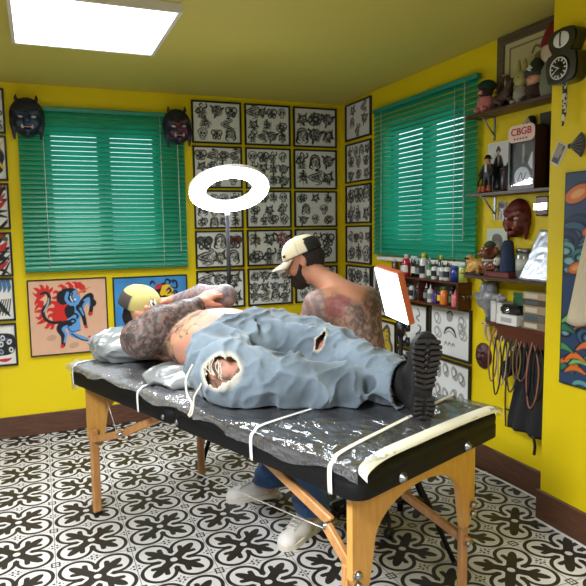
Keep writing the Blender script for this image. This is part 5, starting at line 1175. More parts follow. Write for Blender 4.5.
top = [(.92, .05, .026, .115, BRN, WHT, None, 'round', 'brown bottle with white cap, leftmost on the ink rack'), (1.015, .045, .02, .135, BLK, BLK, WHT, 'cone', 'slim black bottle with white label left of the red one'), (1.075, .06, .029, .15, RDB, rgb(225, 190, 190), WHT, 'round', 'red squeeze bottle with white round label on the ink rack'),
       (1.155, .045, .026, .14, BLK, rgb(200, 210, 205), WHT, 'jar', 'black bottle with pale lid right of the red bottle'), (1.21, .05, .026, .13, BLK, rgb(170, 190, 180), GRY, 'jar', 'dark bottle with grey-green lid in the middle of the rack top'), (1.275, .06, .026, .165, WHT, YLW, BLK, 'round', 'white bottle with tall yellow cap and black label'),
       (1.315, .035, .023, .17, GRY, rgb(200, 205, 200), WHT, 'cone', 'tall grey bottle with pale nozzle behind the yellow caps'), (1.35, .06, .022, .12, GRN, GRN, WHT, 'cone', 'green bottle with green nozzle between two yellow caps'), (1.40, .06, .024, .115, WHT, BLK, BLK, 'cone', 'white bottle with black label and black nozzle'),
       (1.435, .035, .025, .155, BLK, YLW, WHT, 'round', 'black bottle with broad yellow cap near the rack\'s middle'), (1.485, .065, .022, .115, WHT, GRN, GRY, 'cone', 'pale bottle with green nozzle in front of the dark ones'), (1.53, .06, .026, .12, rgb(205, 205, 198), BLK, BLK, 'cone', 'white bottle with black cap left of the blue jar'), (1.555, .03, .025, .15, BLK, BLK, None, 'cone', 'tall all-black bottle at the back of the rack top'),
       (1.61, .06, .032, .09, BLU, BLU, None, 'jar', 'squat blue jar at the right end of the ink rack'), (1.662, .045, .028, .105, rgb(190, 200, 90), rgb(150, 205, 190), None, 'jar', 'yellow-green jar with pale teal lid, rightmost on the rack')]
for x, y, r, h, c1, c2, c3, k, lb in top: bottle(x, y, cz1, r, h, c1, c2, c3, k, 'bottles on top of the ink rack', lb)
low = [(.955, .057, .044, .105, BLU, BLK, None, 'jar', 'large blue jar with dark lid inside the left end of the rack'), (1.03, .05, .024, .115, BLK, WHT, None, 'cone', 'black bottle with white nozzle beside the blue jar inside the rack'), (1.09, .05, .022, .10, BLK, BLK, None, 'round', 'plain black bottle inside the rack, second from the blue jar'), (1.145, .06, .021, .125, rgb(200, 200, 200), BLK, BLK, 'cone', 'white slim bottle with black band inside the rack'),
       (1.195, .05, .021, .11, BLK, GRY, None, 'cone', 'black bottle with grey nozzle inside the rack'), (1.238, .055, .019, .105, BRN, BLK, YLW, 'cone', 'brown bottle with yellow label left of the divider'), (1.305, .055, .021, .12, BLK, WHT, GRY, 'cone', 'black bottle with white nozzle right of the divider'), (1.355, .06, .021, .12, WHT, WHT, GRY, 'cone', 'all-white bottle with grey label inside the rack'), (1.405, .055, .021, .095, PRP, BLK, None, 'cone', 'purple bottle inside the rack'),
       (1.45, .05, .022, .115, BLK, GRN, YLW, 'cone', 'dark bottle with green nozzle and yellow label inside the rack'), (1.505, .065, .027, .115, ORG, rgb(70, 110, 60), None, 'round', 'orange bottle with green cap inside the rack'), (1.565, .05, .022, .12, BLK, BLK, GRN, 'round', 'black bottle between the orange and the pink ones'), (1.615, .065, .024, .105, PINK, PINK, None, 'cone', 'pink bottle at the right end inside the rack')]
for x, y, r, h, c1, c2, c3, k, lb in low: bottle(x, y, cz0 + .012, r, h, c1, c2, c3, k, 'bottles inside the ink rack', lb)

# ------------------------------------------------------------------ shelves
def shelf(label, a0, a1, z, d, m=DW, brk=(), fr=.018):
    t = thing('wall_shelf', label, 'shelf', rw(0, 0), RZ); MB().box(a0, a1, -d, -.001, z - fr, z, .002).build('board', m, t)
    for a in brk:
        b = MB().box(a - .007, a + .007, -.006, -.001, z - fr - .13, z - fr, .001).box(a - .007, a + .007, -d * .9, -.001, z - fr - .005, z - fr, .001); b.tube([(a, -.004, z - fr - .10), (a, -d * .75, z - fr - .004)], .005, 6)
        b.build('bracket', STEEL, t)
    return t
SA = 2.426
shelf('topmost dark wooden shelf carrying plush toys and the framed certificate', 1.75, SA, 2.095, .12, DW, (1.86,))
shelf('second dark wooden shelf from the top holding the figure box', 1.77, SA, 1.652, .12, DW, (1.875,))
shelf('third dark wooden shelf with figurines and the silver sheet', 1.80, SA, 1.19, .155, DW, (1.905,))
lt = shelf('lowest shelf, short and red-edged, above the hanging cords', 1.965, SA, .938, .13, MAH)
MB().box(2.05, SA, -.128, -.118, .845, .92, .002).build('front_rail', MAH, lt)
SZ = dict(a=2.095, b=1.652, c=1.19, d=.938)
def smesh(s, name, m, parent, ink=None, sm=1):
    V, Q = s.mesh(sm); return np_mesh(name, V, Q, m, parent, ink(V) if ink else None)
def soft_thing(name, label, cat, a, z, out, grp=None): return thing(name, label, cat, rw(a, z, out), RZ, grp)
G1 = 'toys and ornaments on the top shelf'
# top shelf
t = soft_thing('plush_toy', 'pink plush pig with a dark green round hat on the top shelf', 'toy', 1.862, SZ['a'], .07, G1)
MB().ball((0, 0, .055), (.05, .045, .055)).build('body', mat('pink_plush', rgb(196, 120, 118), .95, bump=(150, .3)), t); h = MB().ball((.01, -.01, .115), (.042, .04, .036)).build('head', mat('dark_plush', rgb(52, 34, 30), .95), t); MB().ball((.012, -.004, .145), (.052, .048, .034)).build('hat', mat('green_felt', rgb(14, 50, 34), .95), t); MB().ball((.012, -.05, .108), (.016, .012, .012), 8, 6).build('snout', mat('pink_snout', rgb(220, 140, 135), .8), h)
for e in (-1, 1): MB().ball((e * .028, -.035, .018), (.018, .024, .016), 8, 6).build('foot', _mats['pink_plush'], t)
t = soft_thing('driftwood_carving', 'dark brown carved wooden creature between plush pig and plush rabbit', 'carving', 1.985, SZ['a'], .06, G1)
s = Soft((-.1, -.06, 0), (.1, .06, .2), .0042); s.chain([(-.06, 0, .03), (-.02, -.01, .05), (.03, 0, .08), (.05, 0, .13), (.03, -.01, .165)], [.024, .03, .028, .02, .016], .02); s.chain([(-.03, 0, .05), (-.055, .01, .10), (-.03, .01, .15)], [.018, .013, .006], .01); s.chain([(.02, 0, .06), (.07, -.02, .04), (.085, -.02, .008)], [.02, .014, .01], .01); s.chain([(-.05, 0, .03), (-.075, -.02, .008)], [.02, .012], .01); s.chain([(.0, -.01, .05), (.01, -.03, .008)], [.02, .012], .01); s.push(lambda P: (1 - np.abs(2 * noise3(P, 60, 2) - 1)) ** 2 * .006); s.cutplane((0, 0, .001), (0, 0, -1)); smesh(s, 'body', mat('carved_wood', rgb(66, 44, 30), .5, var=(40, .4)), t)
for e in (-1, 1): MB().ball((.03 + e * .008, -.022, .17), .005, 8, 5).build('eye', mat('bead_eye', rgb(170, 160, 140), .3), t)
t = soft_thing('plush_toy', 'pale plush rabbit with yellowish head and grey body on the top shelf', 'toy', 2.125, SZ['a'], .07, G1)
MB().ball((0, 0, .05), (.042, .038, .052)).build('body', mat('grey_plush', rgb(152, 146, 130), .95, bump=(150, .3)), t); h = MB().ball((0, -.004, .125), (.038, .034, .042)).build('head', mat('yellow_plush', rgb(168, 158, 96), .95, bump=(150, .3)), t)
for e in (-1, 1): MB().tube([(e * .018, 0, .155), (e * .022, .002, .19), (e * .02, .004, .225)], [.011, .013, .005], 8).build('ear', _mats['yellow_plush'], h); MB().ball((e * .014, -.036, .13), .004, 6, 4).build('eye', BLACKP, h); MB().ball((e * .022, -.03, .012), (.015, .022, .012), 8, 6).build('foot', _mats['grey_plush'], t)
t = soft_thing('gnome', 'bearded garden gnome in a black pirate hat with white crossbones', 'gnome', 2.228, SZ['a'], .07, G1)
MB().lathe([(0, 0), (.05, 0), (.055, .02), (.045, .07), (.03, .09), (0, .092)], 16).build('body', mat('gnome_coat', rgb(62, 34, 28), .8), t); h = MB().ball((0, -.008, .10), (.042, .04, .036)).build('head', mat('gnome_skin', rgb(208, 150, 118), .7), t); MB().ball((0, -.045, .100), (.010, .010, .010), 8, 6).build('nose', mat('gnome_nose', rgb(214, 136, 110), .6), h)
MB().ball((0, -.022, .075), (.032, .022, .028)).build('beard', mat('gnome_beard', rgb(186, 150, 122), .9), h); hat = MB().lathe([(0, .11), (.056, .118), (.06, .13), (.045, .15), (.03, .185), (.012, .205), (0, .206)], 18).build('hat', mat('green_black_felt', rgb(48, 54, 40), .85), t)
BW = mat('bone_white', rgb(215, 212, 200), .6)
for e in (-1, 1): MB().box(-.02, .02, -.004, .004, -.0035, .0035, .001, rotm(0, e * .6, 0, (0, -.049 - .002 * e, .142))).build('crossbone', BW, hat)
MB().ball((0, -.046, .158), (.010, .006, .010), 8, 6).build('skull_mark', BW, hat)
for e in (-1, 1): MB().ball((e * .02, -.045, .012), (.018, .026, .012), 8, 6).build('boot', mat('gnome_boot', rgb(40, 26, 20), .6), t)
t = soft_thing('plush_toy', 'large red-capped plush gnome with pale beard beside the pier', 'toy', 2.358, SZ['a'], .09, G1); t.scale = (.82, .82, 1)
MB().lathe([(0, 0), (.07, 0), (.08, .04), (.07, .12), (.045, .16), (0, .165)], 18).build('body', mat('grey_green_plush', rgb(110, 116, 92), .95), t); MB().ball((0, -.02, .20), (.072, .05, .055)).build('beard', mat('pale_beard', rgb(190, 172, 146), .95), t); MB().lathe([(0, .22), (.075, .225), (.078, .245), (.055, .30), (.03, .335), (.01, .35), (0, .351)], 18).build('hat', mat('red_felt', rgb(112, 24, 22), .95), t)
# framed certificate leaning above the shelf
cv = Cv(90, 80, 1.15, rgb(186, 176, 128)); cv.stroke([(.10, .1), (1.05, .1), (1.05, .9), (.1, .9)], .012, rgb(60, 52, 36), 1, True); cv.curve([(.5, .7), (.55, .8), (.65, .75), (.72, .82), (.8, .74)], .02, rgb(96, 84, 50)); cv.ell(.65, .62, .12, .08, rgb(120, 106, 66))
for k in range(5): cv.stroke([(.25, .5 - .07 * k), (.95, .5 - .07 * k)], .006, rgb(130, 118, 84))
framed('certificate_frame', 'yellowed certificate in a wide grey-brown frame behind the toys', 'picture', cv, .56, .40, rw(2.165, 2.297, .003), RZ, None, .05, .018, wood('grey_brown_frame', rgb(74, 62, 46), rgb(92, 78, 58), 6, .5))
# second shelf
G2 = 'things on the second shelf'
t = soft_thing('photo_card', 'upright white card with a dark-coated figure printed on it', 'card', 1.945, SZ['b'], .045, G2)
cv = Cv(48, 64, .75, rgb(206, 206, 204)); cv.wash(3, .08); D = rgb(24, 22, 24); cv.ell(.36, .84, .085, .05, D); cv.ell(.36, .87, .055, .06, D); cv.ell(.36, .79, .04, .055, rgb(190, 140, 115)); cv.blobpoly([(.25, .7), (.36, .74), (.48, .7), (.58, .4), (.52, .3), (.52, .05), (.2, .05), (.2, .3), (.14, .42)], D); cv.poly([(.33, .72), (.39, .72), (.37, .52)], rgb(205, 198, 190)); MB().box(-.088, .088, .0, .004, 0, .275).build('backing', WHITEP, t); canvas_mesh('print', cv, .172, .268, SHEET, t, -.001, None, (0, 0, .138))
def figure(label, a, out, z, h, coat, skin, hatc, grp, arms=((-1, -.25), (1, -.2)), hat='bowler'):
    t = soft_thing('figurine', label, 'figurine', a, z, out, grp); k = h / .2; S = Soft((-.09 * k, -.06 * k, 0), (.09 * k, .06 * k, .21 * k), .0038 * max(k, .8))
    for e in (-1, 1): S.chain([(e * .016 * k, 0, .10 * k), (e * .019 * k, 0, .05 * k), (e * .02 * k, 0, .008 * k)], [.015 * k, .012 * k, .010 * k], .006); S.cone((e * .02 * k, .0, .008 * k), (e * .024 * k, -.022 * k, .007 * k), .009 * k, .008 * k, .004)
    S.cone((0, 0, .10 * k), (0, 0, .145 * k), .024 * k, .026 * k, .012, ((0, 1, 0), 1.4))
    for e, dz in arms: S.chain([(e * .028 * k, 0, .148 * k), (e * .045 * k, -.006 * k, .118 * k), (e * (.04 + .03 * (dz > 0)) * k, -.02 * k, (.118 + dz * .16) * k)], [.011 * k, .009 * k, .007 * k], .006)
    S.cone((0, 0, .15 * k), (0, 0, .165 * k), .009 * k, .009 * k, .004); S.ell((0, -.001, .178 * k), (.0145 * k, .016 * k, .019 * k), .004); S.cone((0, -.016 * k, .177 * k), (0, -.02 * k, .174 * k), .003 * k, .003 * k, .003); S.cutplane((0, 0, .0008), (0, 0, -1))
    def ink(V):
        c = np.ones((len(V), 3)) * np.array(coat[:3]); c[V[:, 2] > .155 * k] = skin[:3]; m = (np.abs(V[:, 0]) < .007 * k) & (V[:, 1] < -.01 * k) & (V[:, 2] > .115 * k) & (V[:, 2] < .155 * k); c[m] = rgb(200, 195, 188)[:3]; return c
    smesh(S, 'body', attr_mat('painted_figurine', .5), t, ink, 1)
    if hat == 'bowler': MB().lathe([(0, .186 * k), (.024 * k, .187 * k), (.024 * k, .190 * k), (.016 * k, .192 * k), (.016 * k, .203 * k), (.008 * k, .209 * k), (0, .209 * k)], 14).build('hat', mat('hat_%s' % label[:9], hatc, .6), t)
    return t
figure('dark doll in a black coat and round hat on the second shelf', 1.905, .085, SZ['b'], .20, rgb(26, 24, 26), rgb(190, 140, 118), rgb(20, 18, 20), G2)
for k, (a, o) in enumerate(((1.86, .10), (1.895, .105), (1.93, .10))):
    t = soft_thing('orange_toy', ['small orange toy at the shelf\'s left end', 'small orange toy at the doll\'s feet', 'small orange toy right of the doll\'s feet'][k], 'toy', a, SZ['b'], o, 'small orange toys on the second shelf'); MB().ball((0, 0, .014), (.016, .011, .014), 10, 7, wob=.08, seed=k).build('body', mat('orange_toy', rgb(186, 84, 44), .6), t); MB().ball((.006, -.006, .031), .009, 9, 6).build('head', mat('orange_toy_head', rgb(208, 120, 76), .6), t)
t = soft_thing('chess_ornament', 'small black wrought ornament left of the doll', 'ornament', 1.835, SZ['b'], .06, G2); MB().tube(smooth_path([(-.03, 0, .004), (-.035, 0, .06), (-.01, 0, .09), (.02, 0, .07), (.01, 0, .04), (-.01, 0, .05)], 4), .005, 7).build('scroll', BLACKM, t); MB().tube(smooth_path([(-.035, 0, .10), (0, 0, .14), (.03, 0, .12)], 4), .005, 7).tube([(0, 0, .004), (0, 0, .135)], .004, 6).build('stem', BLACKM, t); MB().box(-.04, .04, -.012, .012, 0, .006, .002).build('base', BLACKM, t)
t = soft_thing('lidded_cup', 'dark metal lidded cup between the doll and the figure box', 'cup', 2.045, SZ['b'], .07, G2); MB().lathe([(0, 0), (.034, 0), (.04, .01), (.042, .11), (.04, .115), (0, .115)], 18).build('body', mat('dark_gunmetal', rgb(58, 50, 52), .3, metal=.6), t); MB().lathe([(.043, .113), (.043, .122), (.02, .135), (.008, .14), (.008, .152), (0, .153)], 18).build('lid', _mats['dark_gunmetal'], t)
t = soft_thing('figure_box', 'tall dark window box with red CBGB header on the second shelf', 'box', 2.19, SZ['b'], .078, G2); w, hh, d = .09, .315, .042
BX = mat('box_maroon', rgb(50, 22, 22), .45, var=(30, .3)); b = MB().box(-w, w, d - .004, d, 0, hh).box(-w, -w + .004, -d, d, 0, hh).box(w - .004, w, -d, d, 0, hh).box(-w, w, -d, d, 0, .004).box(-w, w, -d, d, hh - .004, hh); b.build('carton', BX, t)
fb = MB().box(-w, -w + .012, -d - .001, -d + .001, 0, hh).box(w - .012, w, -d - .001, -d + .001, 0, hh).box(-w + .012, w - .012, -d - .001, -d + .001, 0, .02); fb.build('window_border', mat('box_border', rgb(70, 40, 48), .4), t)
hd = MB().prism(rrect(-w, w, hh - .075, hh + .01, .03), -d - .004, -d - .0015, 'y').build('header', mat('box_header', rgb(224, 196, 182), .6), t)
def text(s, size, m, parent, loc, rot=(PI / 2, 0, 0), ext=.0006, xs=1.):
    cu = bpy.data.curves.new('t', 'FONT'); cu.body = s; cu.size = size; cu.align_x = 'CENTER'; cu.align_y = 'CENTER'; cu.extrude = ext; cu.offset = size * .018
    o = bpy.data.objects.new('t', cu); COL.objects.link(o); me = bpy.data.meshes.new_from_object(o.evaluated_get(bpy.context.evaluated_depsgraph_get())); bpy.data.objects.remove(o); me.materials.clear(); me.materials.append(m)
    r = link('lettering', me, parent, loc, rot); r.scale = (xs, 1, 1); return r
text('CBGB', .05, mat('red_ink', rgb(176, 34, 40), .6), hd, (0, -d - .005, hh - .024), xs=1.1)
uf = MB()
for k in range(5): uf.box(-.05 + .02 * k, -.038 + .02 * k, -d - .005, -d - .004, hh - .062, hh - .054)
uf.build('small_print', mat('maroon_ink', rgb(130, 60, 56), .6), hd)
cv = Cv(44, 64, .7, rgb(74, 64, 66)); cv.wash(4, .4, 2); cv.blobpoly([(.12, .0), (.1, .28), (.25, .42), (.45, .4), (.56, .25), (.55, 0)], rgb(205, 208, 226)); cv.blobpoly([(.5, .5), (.62, .75), (.66, .6), (.64, .35)], rgb(214, 214, 220)); cv.blobpoly([(.32, .95), (.4, .9), (.38, .55), (.33, .55)], rgb(150, 146, 132)); cv.curve([(.2, .1), (.3, .3), (.35, .12), (.45, .28)], .012, rgb(60, 60, 84)); cv.ell(.45, .6, .08, .1, rgb(52, 46, 46))
canvas_mesh('insert_card', cv, .156, .22, attr_mat('printed_insert', .5), t, -d + .012, None, (0, 0, .13)); MB().box(-w + .012, w - .012, -d, -d + .0008, .02, hh - .075).build('clear_window', clear('clear_plastic', .03), t)
t = soft_thing('doll_head', 'pale doll head with dark hair peering over the figure box', 'doll', 2.135, 1.652, .018, G2); MB().lathe([(0, 0), (.012, 0), (.012, .30), (.02, .305), (.02, .31), (0, .31)], 12).build('stand', BLACKP, t); h = MB().ball((0, -.004, .342), (.026, .026, .034)).build('head', mat('doll_skin', rgb(196, 186, 164), .5), t); MB().ball((.007, .006, .352), (.029, .026, .034)).build('hair', mat('doll_hair', rgb(34, 28, 24), .7), h)
for e in (-1, 1): MB().ball((e * .01, -.028, .345), (.005, .003, .004), 8, 5).build('eye', BLACKP, h)
t = soft_thing('carton', 'dark upright carton behind the figure box', 'box', 2.30, SZ['b'], .008, G2); MB().box(-.1, .1, -.007, .006, 0, .385, .002).build('carton_body', mat('dark_carton', rgb(46, 38, 26), .6, var=(20, .3)), t); MB().box(.02, .03, -.009, -.007, .01, .37).build('strap', mat('tan_strap', rgb(150, 136, 110), .6), t); MB().box(-.1, .1, -.0077, -.007, .05, .30).build('printed_panel', mat('dark_panel', rgb(60, 30, 28), .5), t)
# small pieces pinned to the wall under the second shelf
def pinned(name, label, cat, cv, a, z, W, Ht, rot=0, x=0.):
    t = thing(name, label, cat, (x, -a, z), RZ); t.rotation_euler = (0, 0, RZ); MB().box(-W / 2, W / 2, -.004, 0, -Ht / 2, Ht / 2, .001, rotm(0, rot, 0)).build('backing', WHITEP, t); o = canvas_mesh('print', cv, W * .96, Ht * .96, SHEET, t, -.0045, None, None, (0, rot, 0)); return t
cv = Cv(34, 40, .85, rgb(120, 110, 104)); cv.ell(.42, .7, .16, .2, rgb(214, 208, 200)); cv.ell(.42, .78, .2, .14, INK); cv.blobpoly([(.2, .45), (.42, .52), (.65, .45), (.7, .05), (.15, .05)], rgb(200, 196, 196)); cv.stroke([(.42, .5), (.42, .1)], .03, INK); cv.stroke([(.3, .35), (.3, .05)], .025, INK)
pinned('photo_print', 'small grey portrait photo left of the red ogre mask', 'photo', cv, 1.932, 1.548, .066, .105, .05)
b = thing('steel_buckle', 'polished metal bracket plate right of the red ogre mask', 'bracket', rw(2.243, 1.565, 0), RZ); MB().box(-.045, .045, -.03, -.001, -.05, .05, .006).build('plate', mat('dark_plate', rgb(60, 46, 42), .35, metal=.7), b); MB().box(-.048, .048, -.038, -.03, -.024, .018, .004).build('shiny_band', mat('polished_band', rgb(210, 206, 210), .15, metal=1.), b); MB().tube([(.045, -.02, .0), (.062, -.02, .0)], .009, 8).build('pin', STEEL, b)
# third shelf
G3 = 'ornaments on the third shelf'
t = soft_thing('picture_card', 'pale card printed with a green-haired head behind the brown figurine', 'card', 1.925, SZ['c'], .03, G3); cv = Cv(40, 60, .67, rgb(196, 206, 190)); cv.wash(3, .06); cv.ell(.34, .62, .2, .2, rgb(92, 122, 108)); cv.blobpoly([(.15, .66), (.2, .85), (.34, .9), (.5, .84), (.54, .66), (.34, .74)], rgb(104, 90, 80)); cv.ell(.34, .56, .13, .12, rgb(150, 120, 104)); MB().box(-.08, .08, 0, .004, 0, .26).build('backing', WHITEP, t); canvas_mesh('print', cv, .156, .252, SHEET, t, -.001, None, (0, 0, .132))
t = soft_thing('brown_figurine', 'brown glazed big-nosed creature figurine with a white collar', 'figurine', 1.945, SZ['c'], .095, G3); S = Soft((-.08, -.07, 0), (.08, .06, .2), .0042)
S.ell((0, 0, .05), (.045, .04, .055), .02); S.ell((0, -.005, .13), (.05, .044, .042), .015); S.ell((.02, -.045, .125), (.022, .02, .024), .012); S.ell((-.022, -.042, .122), (.02, .02, .02), .012)
for e in (-1, 1): S.ell((e * .05, .0, .14), (.016, .01, .02), .01); S.chain([(e * .04, 0, .07), (e * .06, -.02, .045), (e * .03, -.045, .04)], [.014, .012, .011], .008); S.cone((e * .022, -.01, .012), (e * .03, -.045, .012), .014, .012, .01)
S.cutplane((0, 0, .001), (0, 0, -1)); smesh(S, 'body', mat('brown_glaze', rgb(112, 58, 34), .3, coat=.4, var=(30, .3)), t); annulus(MB(), [(.034, .082), (.034, .092), (.042, .092), (.042, .082)], 24).build('collar', mat('collar_white', rgb(205, 205, 200), .5), t); MB().lathe([(.03, .165), (.036, .172), (.02, .188), (.004, .195), (0, .195)], 12).build('tuft', mat('green_tuft', rgb(60, 88, 72), .8), t)
for e in (-1, 1): MB().ball((e * .016, -.04, .148), (.008, .006, .009), 8, 6).build('eye', mat('cream_eye', rgb(225, 210, 190), .4), t)
t = soft_thing('golden_figurine', 'golden crouching creature figurine at the left end of the third shelf', 'figurine', 1.856, SZ['c'], .10, G3); S = Soft((-.1, -.06, 0), (.1, .06, .14), .0042); S.chain([(-.05, 0, .04), (.0, 0, .055), (.055, 0, .04)], [.036, .034, .03], .02); S.ell((-.055, -.01, .085), (.03, .03, .034), .015)
for q in ((-.06, -.03), (-.03, -.035), (.03, -.035), (.07, -.02)): S.cone((q[0], 0, .035), (q[0], q[1], .01), .016, .012, .01)
S.push(lambda P: (1 - np.abs(2 * noise3(P, 55, 3) - 1)) ** 2 * .007); S.cutplane((0, 0, .001), (0, 0, -1)); smesh(S, 'body', mat('gold_paint', rgb(212, 166, 92), .4, metal=.15, var=(45, .35)), t); MB().ball((-.065, -.038, .09), (.008, .006, .008), 8, 6).ball((-.045, -.038, .092), (.008, .006, .008), 8, 6).build('eyes', BLACKP, t); MB().box(-.1, .08, -.045, .045, .0, .004, .001).build('plinth', BLACKP, t)
t = soft_thing('white_figurine', 'small black and white round-eared ornament beside the blue cone', 'ornament', 2.02, SZ['c'], .10, G3); MB().lathe([(0, 0), (.022, 0), (.024, .03), (.014, .06), (0, .062)], 14).build('body', BLACKP, t); MB().ball((0, -.006, .082), (.026, .024, .024)).build('head', mat('ivory', rgb(220, 214, 200), .4), t)
for e in (-1, 1): MB().ball((e * .009, -.028, .085), (.004, .003, .006), 7, 5).build('eye', BLACKP, t)
t = soft_thing('denim_cone', 'tall dark blue cone-shaped object on the third shelf', 'ornament', 2.095, SZ['c'] + .03, .105, G3); MB().lathe([(0, 0), (.040, 0), (.041, .01), (.028, .155), (.02, .168), (0, .17)], 18).build('cone', mat('dark_denim', rgb(34, 50, 82), .8, var=(30, .35), bump=(120, .3)), t)
t = soft_thing('glass_jar', 'glass jar with a metal lid behind the blue cone', 'jar', 2.172, SZ['c'], .06, G3); MB().lathe([(0, 0), (.044, 0), (.047, .01), (.047, .12), (.04, .135), (0, .136)], 18).build('jar_body', mat('grey_glass', rgb(120, 124, 112), .15, coat=.6), t); MB().lathe([(.044, .134), (.045, .15), (.043, .156), (0, .156)], 18).build('lid', STEEL, t); MB().lathe([(.0478, .04), (.0478, .10)], 18).build('label', mat('pale_label', rgb(190, 190, 178), .6), t)
t = soft_thing('foil_panel', 'silver crinkled foil sheet leaning at the right end of the third shelf', 'sheet', 2.312, SZ['c'], .115, G3); P4 = [(-.105, -.02, 0), (.085, -.02, 0), (.085, .06, .245), (-.045, .06, .255)]
def foil(u, v):
    a = Vector(P4[0]).lerp(P4[1], u); c = Vector(P4[3]).lerp(P4[2], u); p = a.lerp(c, v); n = float(noise3(np.array([[u * 7, v * 9, 0.]]), 1, 4)[0]); return (p.x, p.y - .005 * (1 - abs(2 * n - 1)) ** 2, p.z)
o = MB().grid(foil, 18, 22).build('foil', mat('silver_foil', rgb(190, 196, 208), .35, metal=.5), t); md = o.modifiers.new('thick', 'SOLIDIFY'); md.thickness = .004
t = soft_thing('flat_box', 'flat dark red box lying at the front of the third shelf', 'box', 2.05, SZ['c'], .115, G3); MB().box(-.095, .095, -.03, .025, 0, .028, .003).build('box_body', mat('dark_red_card', rgb(112, 44, 42), .5, var=(20, .2)), t); MB().box(-.096, .096, -.031, .026, .02, .03, .003).build('box_lid', mat('dark_red_lid', rgb(96, 36, 36), .5), t)
t = soft_thing('dark_tray', 'thin dark tray of pens at the left end of the third shelf', 'tray', 1.89, SZ['c'], .128, G3); t.location = rw(1.86, SZ['c'], .135); MB().box(-.055, .07, -.014, .014, 0, .014, .002).build('tray', BLACKP, t)
# fourth shelf
G4 = 'things on the lowest shelf'
WB_ = mat('white_carton', rgb(206, 204, 198), .6); t = soft_thing('white_carton', 'upright white carton, left on the lowest shelf', 'box', 2.008, SZ['d'], .08, G4); MB().box(-.02, .02, -.04, .04, 0, .115, .002).build('carton_body', WB_, t); MB().box(-.0205, .0205, -.041, .041, .10, .116, .002).build('carton_lid', mat('carton_lid', rgb(190, 188, 182), .6), t)
t = soft_thing('white_carton', 'second upright white carton, right of the first on the lowest shelf', 'box', 2.055, SZ['d'], .08, G4); MB().box(-.02, .02, -.04, .04, 0, .11, .002).build('carton_body', WB_, t); MB().box(-.0205, .0205, -.041, .041, .095, .111, .002).build('carton_lid', _mats['carton_lid'], t)
t = soft_thing('white_carton', 'flat white carton lying in front under the black device', 'box', 2.125, SZ['d'], .10, G4); MB().box(-.075, .075, -.035, .035, 0, .055, .002).build('carton_body', mat('bright_carton', rgb(222, 220, 216), .6), t); MB().box(-.04, .04, -.0355, -.035, .015, .04).build('carton_label', mat('carton_label', rgb(170, 168, 164), .6), t)
t = soft_thing('black_device', 'black rounded power unit on the flat white carton', 'device', 2.125, SZ['d'] + .055, .09, G4); MB().box(-.07, .07, -.035, .035, 0, .05, .016).build('case', BLACKP, t); MB().lathe([(0, 0), (.018, 0), (.018, .008), (0, .009)], 16, M=rotm(PI / 2, 0, 0, (.0, -.034, .026))).build('dial', CHROME, t)
t = soft_thing('green_pouch', 'crumpled green pouch behind the black device', 'pouch', 2.13, SZ['d'] + .0, .03, G4); MB().box(-.06, .06, -.018, .018, 0, .15, .012).build('pouch_body', mat('green_pouch', rgb(44, 96, 66), .6), t); MB().box(-.06, .06, -.01, .01, .148, .165, .002).build('pouch_seal', _mats['green_pouch'], t)
zz = SZ['d']
for k, (h, c, w, lb) in enumerate(((.042, rgb(126, 108, 84), .085, 'tan carton at the bottom of the stack on the lowest shelf'), (.038, rgb(98, 92, 80), .082, 'grey carton second from the bottom of the stack'), (.044, rgb(150, 132, 104), .08, 'light tan carton third in the stack'), (.03, rgb(84, 62, 44), .086, 'brown carton fourth in the stack'), (.038, rgb(164, 146, 112), .084, 'pale tan carton on top of the stack beside the pier'))):
    t = soft_thing('small_carton', lb, 'box', 2.315 + .004 * (k % 2), zz, .085, 'cartons stacked on the lowest shelf'); MB().box(-w, w, -.042, .04, 0, h - .001, .002).build('carton_body', mat('carton_%d' % k, c, .7, var=(25, .2)), t); MB().box(-w * .8, w * .2, -.0428, -.042, h * .2, h * .75).build('carton_print', mat('carton_print_%d' % (k % 2), [rgb(190, 180, 160), rgb(70, 84, 88)][k % 2], .6), t); zz += h
# grey crumpled bag on a wall hook, with the antlered skull plaque below
t = soft_thing('grey_bag', 'crumpled grey plastic bundle hanging left of the white cartons', 'bag', 1.925, 1.05, .0); S = Soft((-.17, -.13, -.17), (.19, .0, .1), .0055)
S.chain([(-.03, -.05, .06), (-.03, -.055, -.0), (-.015, -.05, -.10)], [.05, .06, .03], .03); S.chain([(-.13, -.06, .02), (-.03, -.06, .01), (.10, -.09, .02), (.17, -.095, .035)], [.012, .035, .028, .012], .02); S.push(lambda P: (1 - np.abs(2 * noise3(P * np.array([26, 22, 14]), 1, 4) - 1)) ** 2 * .018 - .004); S.cutplane((0, -.003, 0), (0, 1, 0)); smesh(S, 'bundle', mat('grey_plastic_film', rgb(132, 132, 136), .35, spec=.7, var=(30, .4)), t, None, 0); MB().tube([(-.03, -.001, .09), (-.03, -.05, .1), (-.03, -.055, .08)], .004, 6).build('hook', STEEL, t)
MB().ball((-.0, -.05, -.115), (.045, .036, .036), 12, 8, wob=.06).build('dark_bundle', mat('dark_patterned_cloth', rgb(60, 60, 66), .8, var=(45, .6)), t)
t = soft_thing('bone_plaque', 'pale bone prongs hanging on the yellow wall above the dark oval mask', 'bones', 1.89, .885, .0); BN = mat('old_bone', rgb(196, 176, 126), .5); MB().tube(smooth_path([(-.085, -.02, .012), (-.05, -.03, .02), (0, -.035, .014), (.05, -.03, .03), (.075, -.02, .045)], 4), [.008] * 21, 8).build('crossbar', BN, t)
for pts in ([(-.045, -.03, .01), (-.04, -.035, -.05), (-.02, -.03, -.085)], [(-.01, -.034, .0), (.005, -.036, -.06), (.03, -.03, -.11)], [(.045, -.03, .02), (.058, -.035, -.02), (.05, -.03, -.05)]): P = smooth_path(pts, 4); MB().tube(P, list(np.linspace(.012, .004, len(P))), 8).build('prong', BN, t)
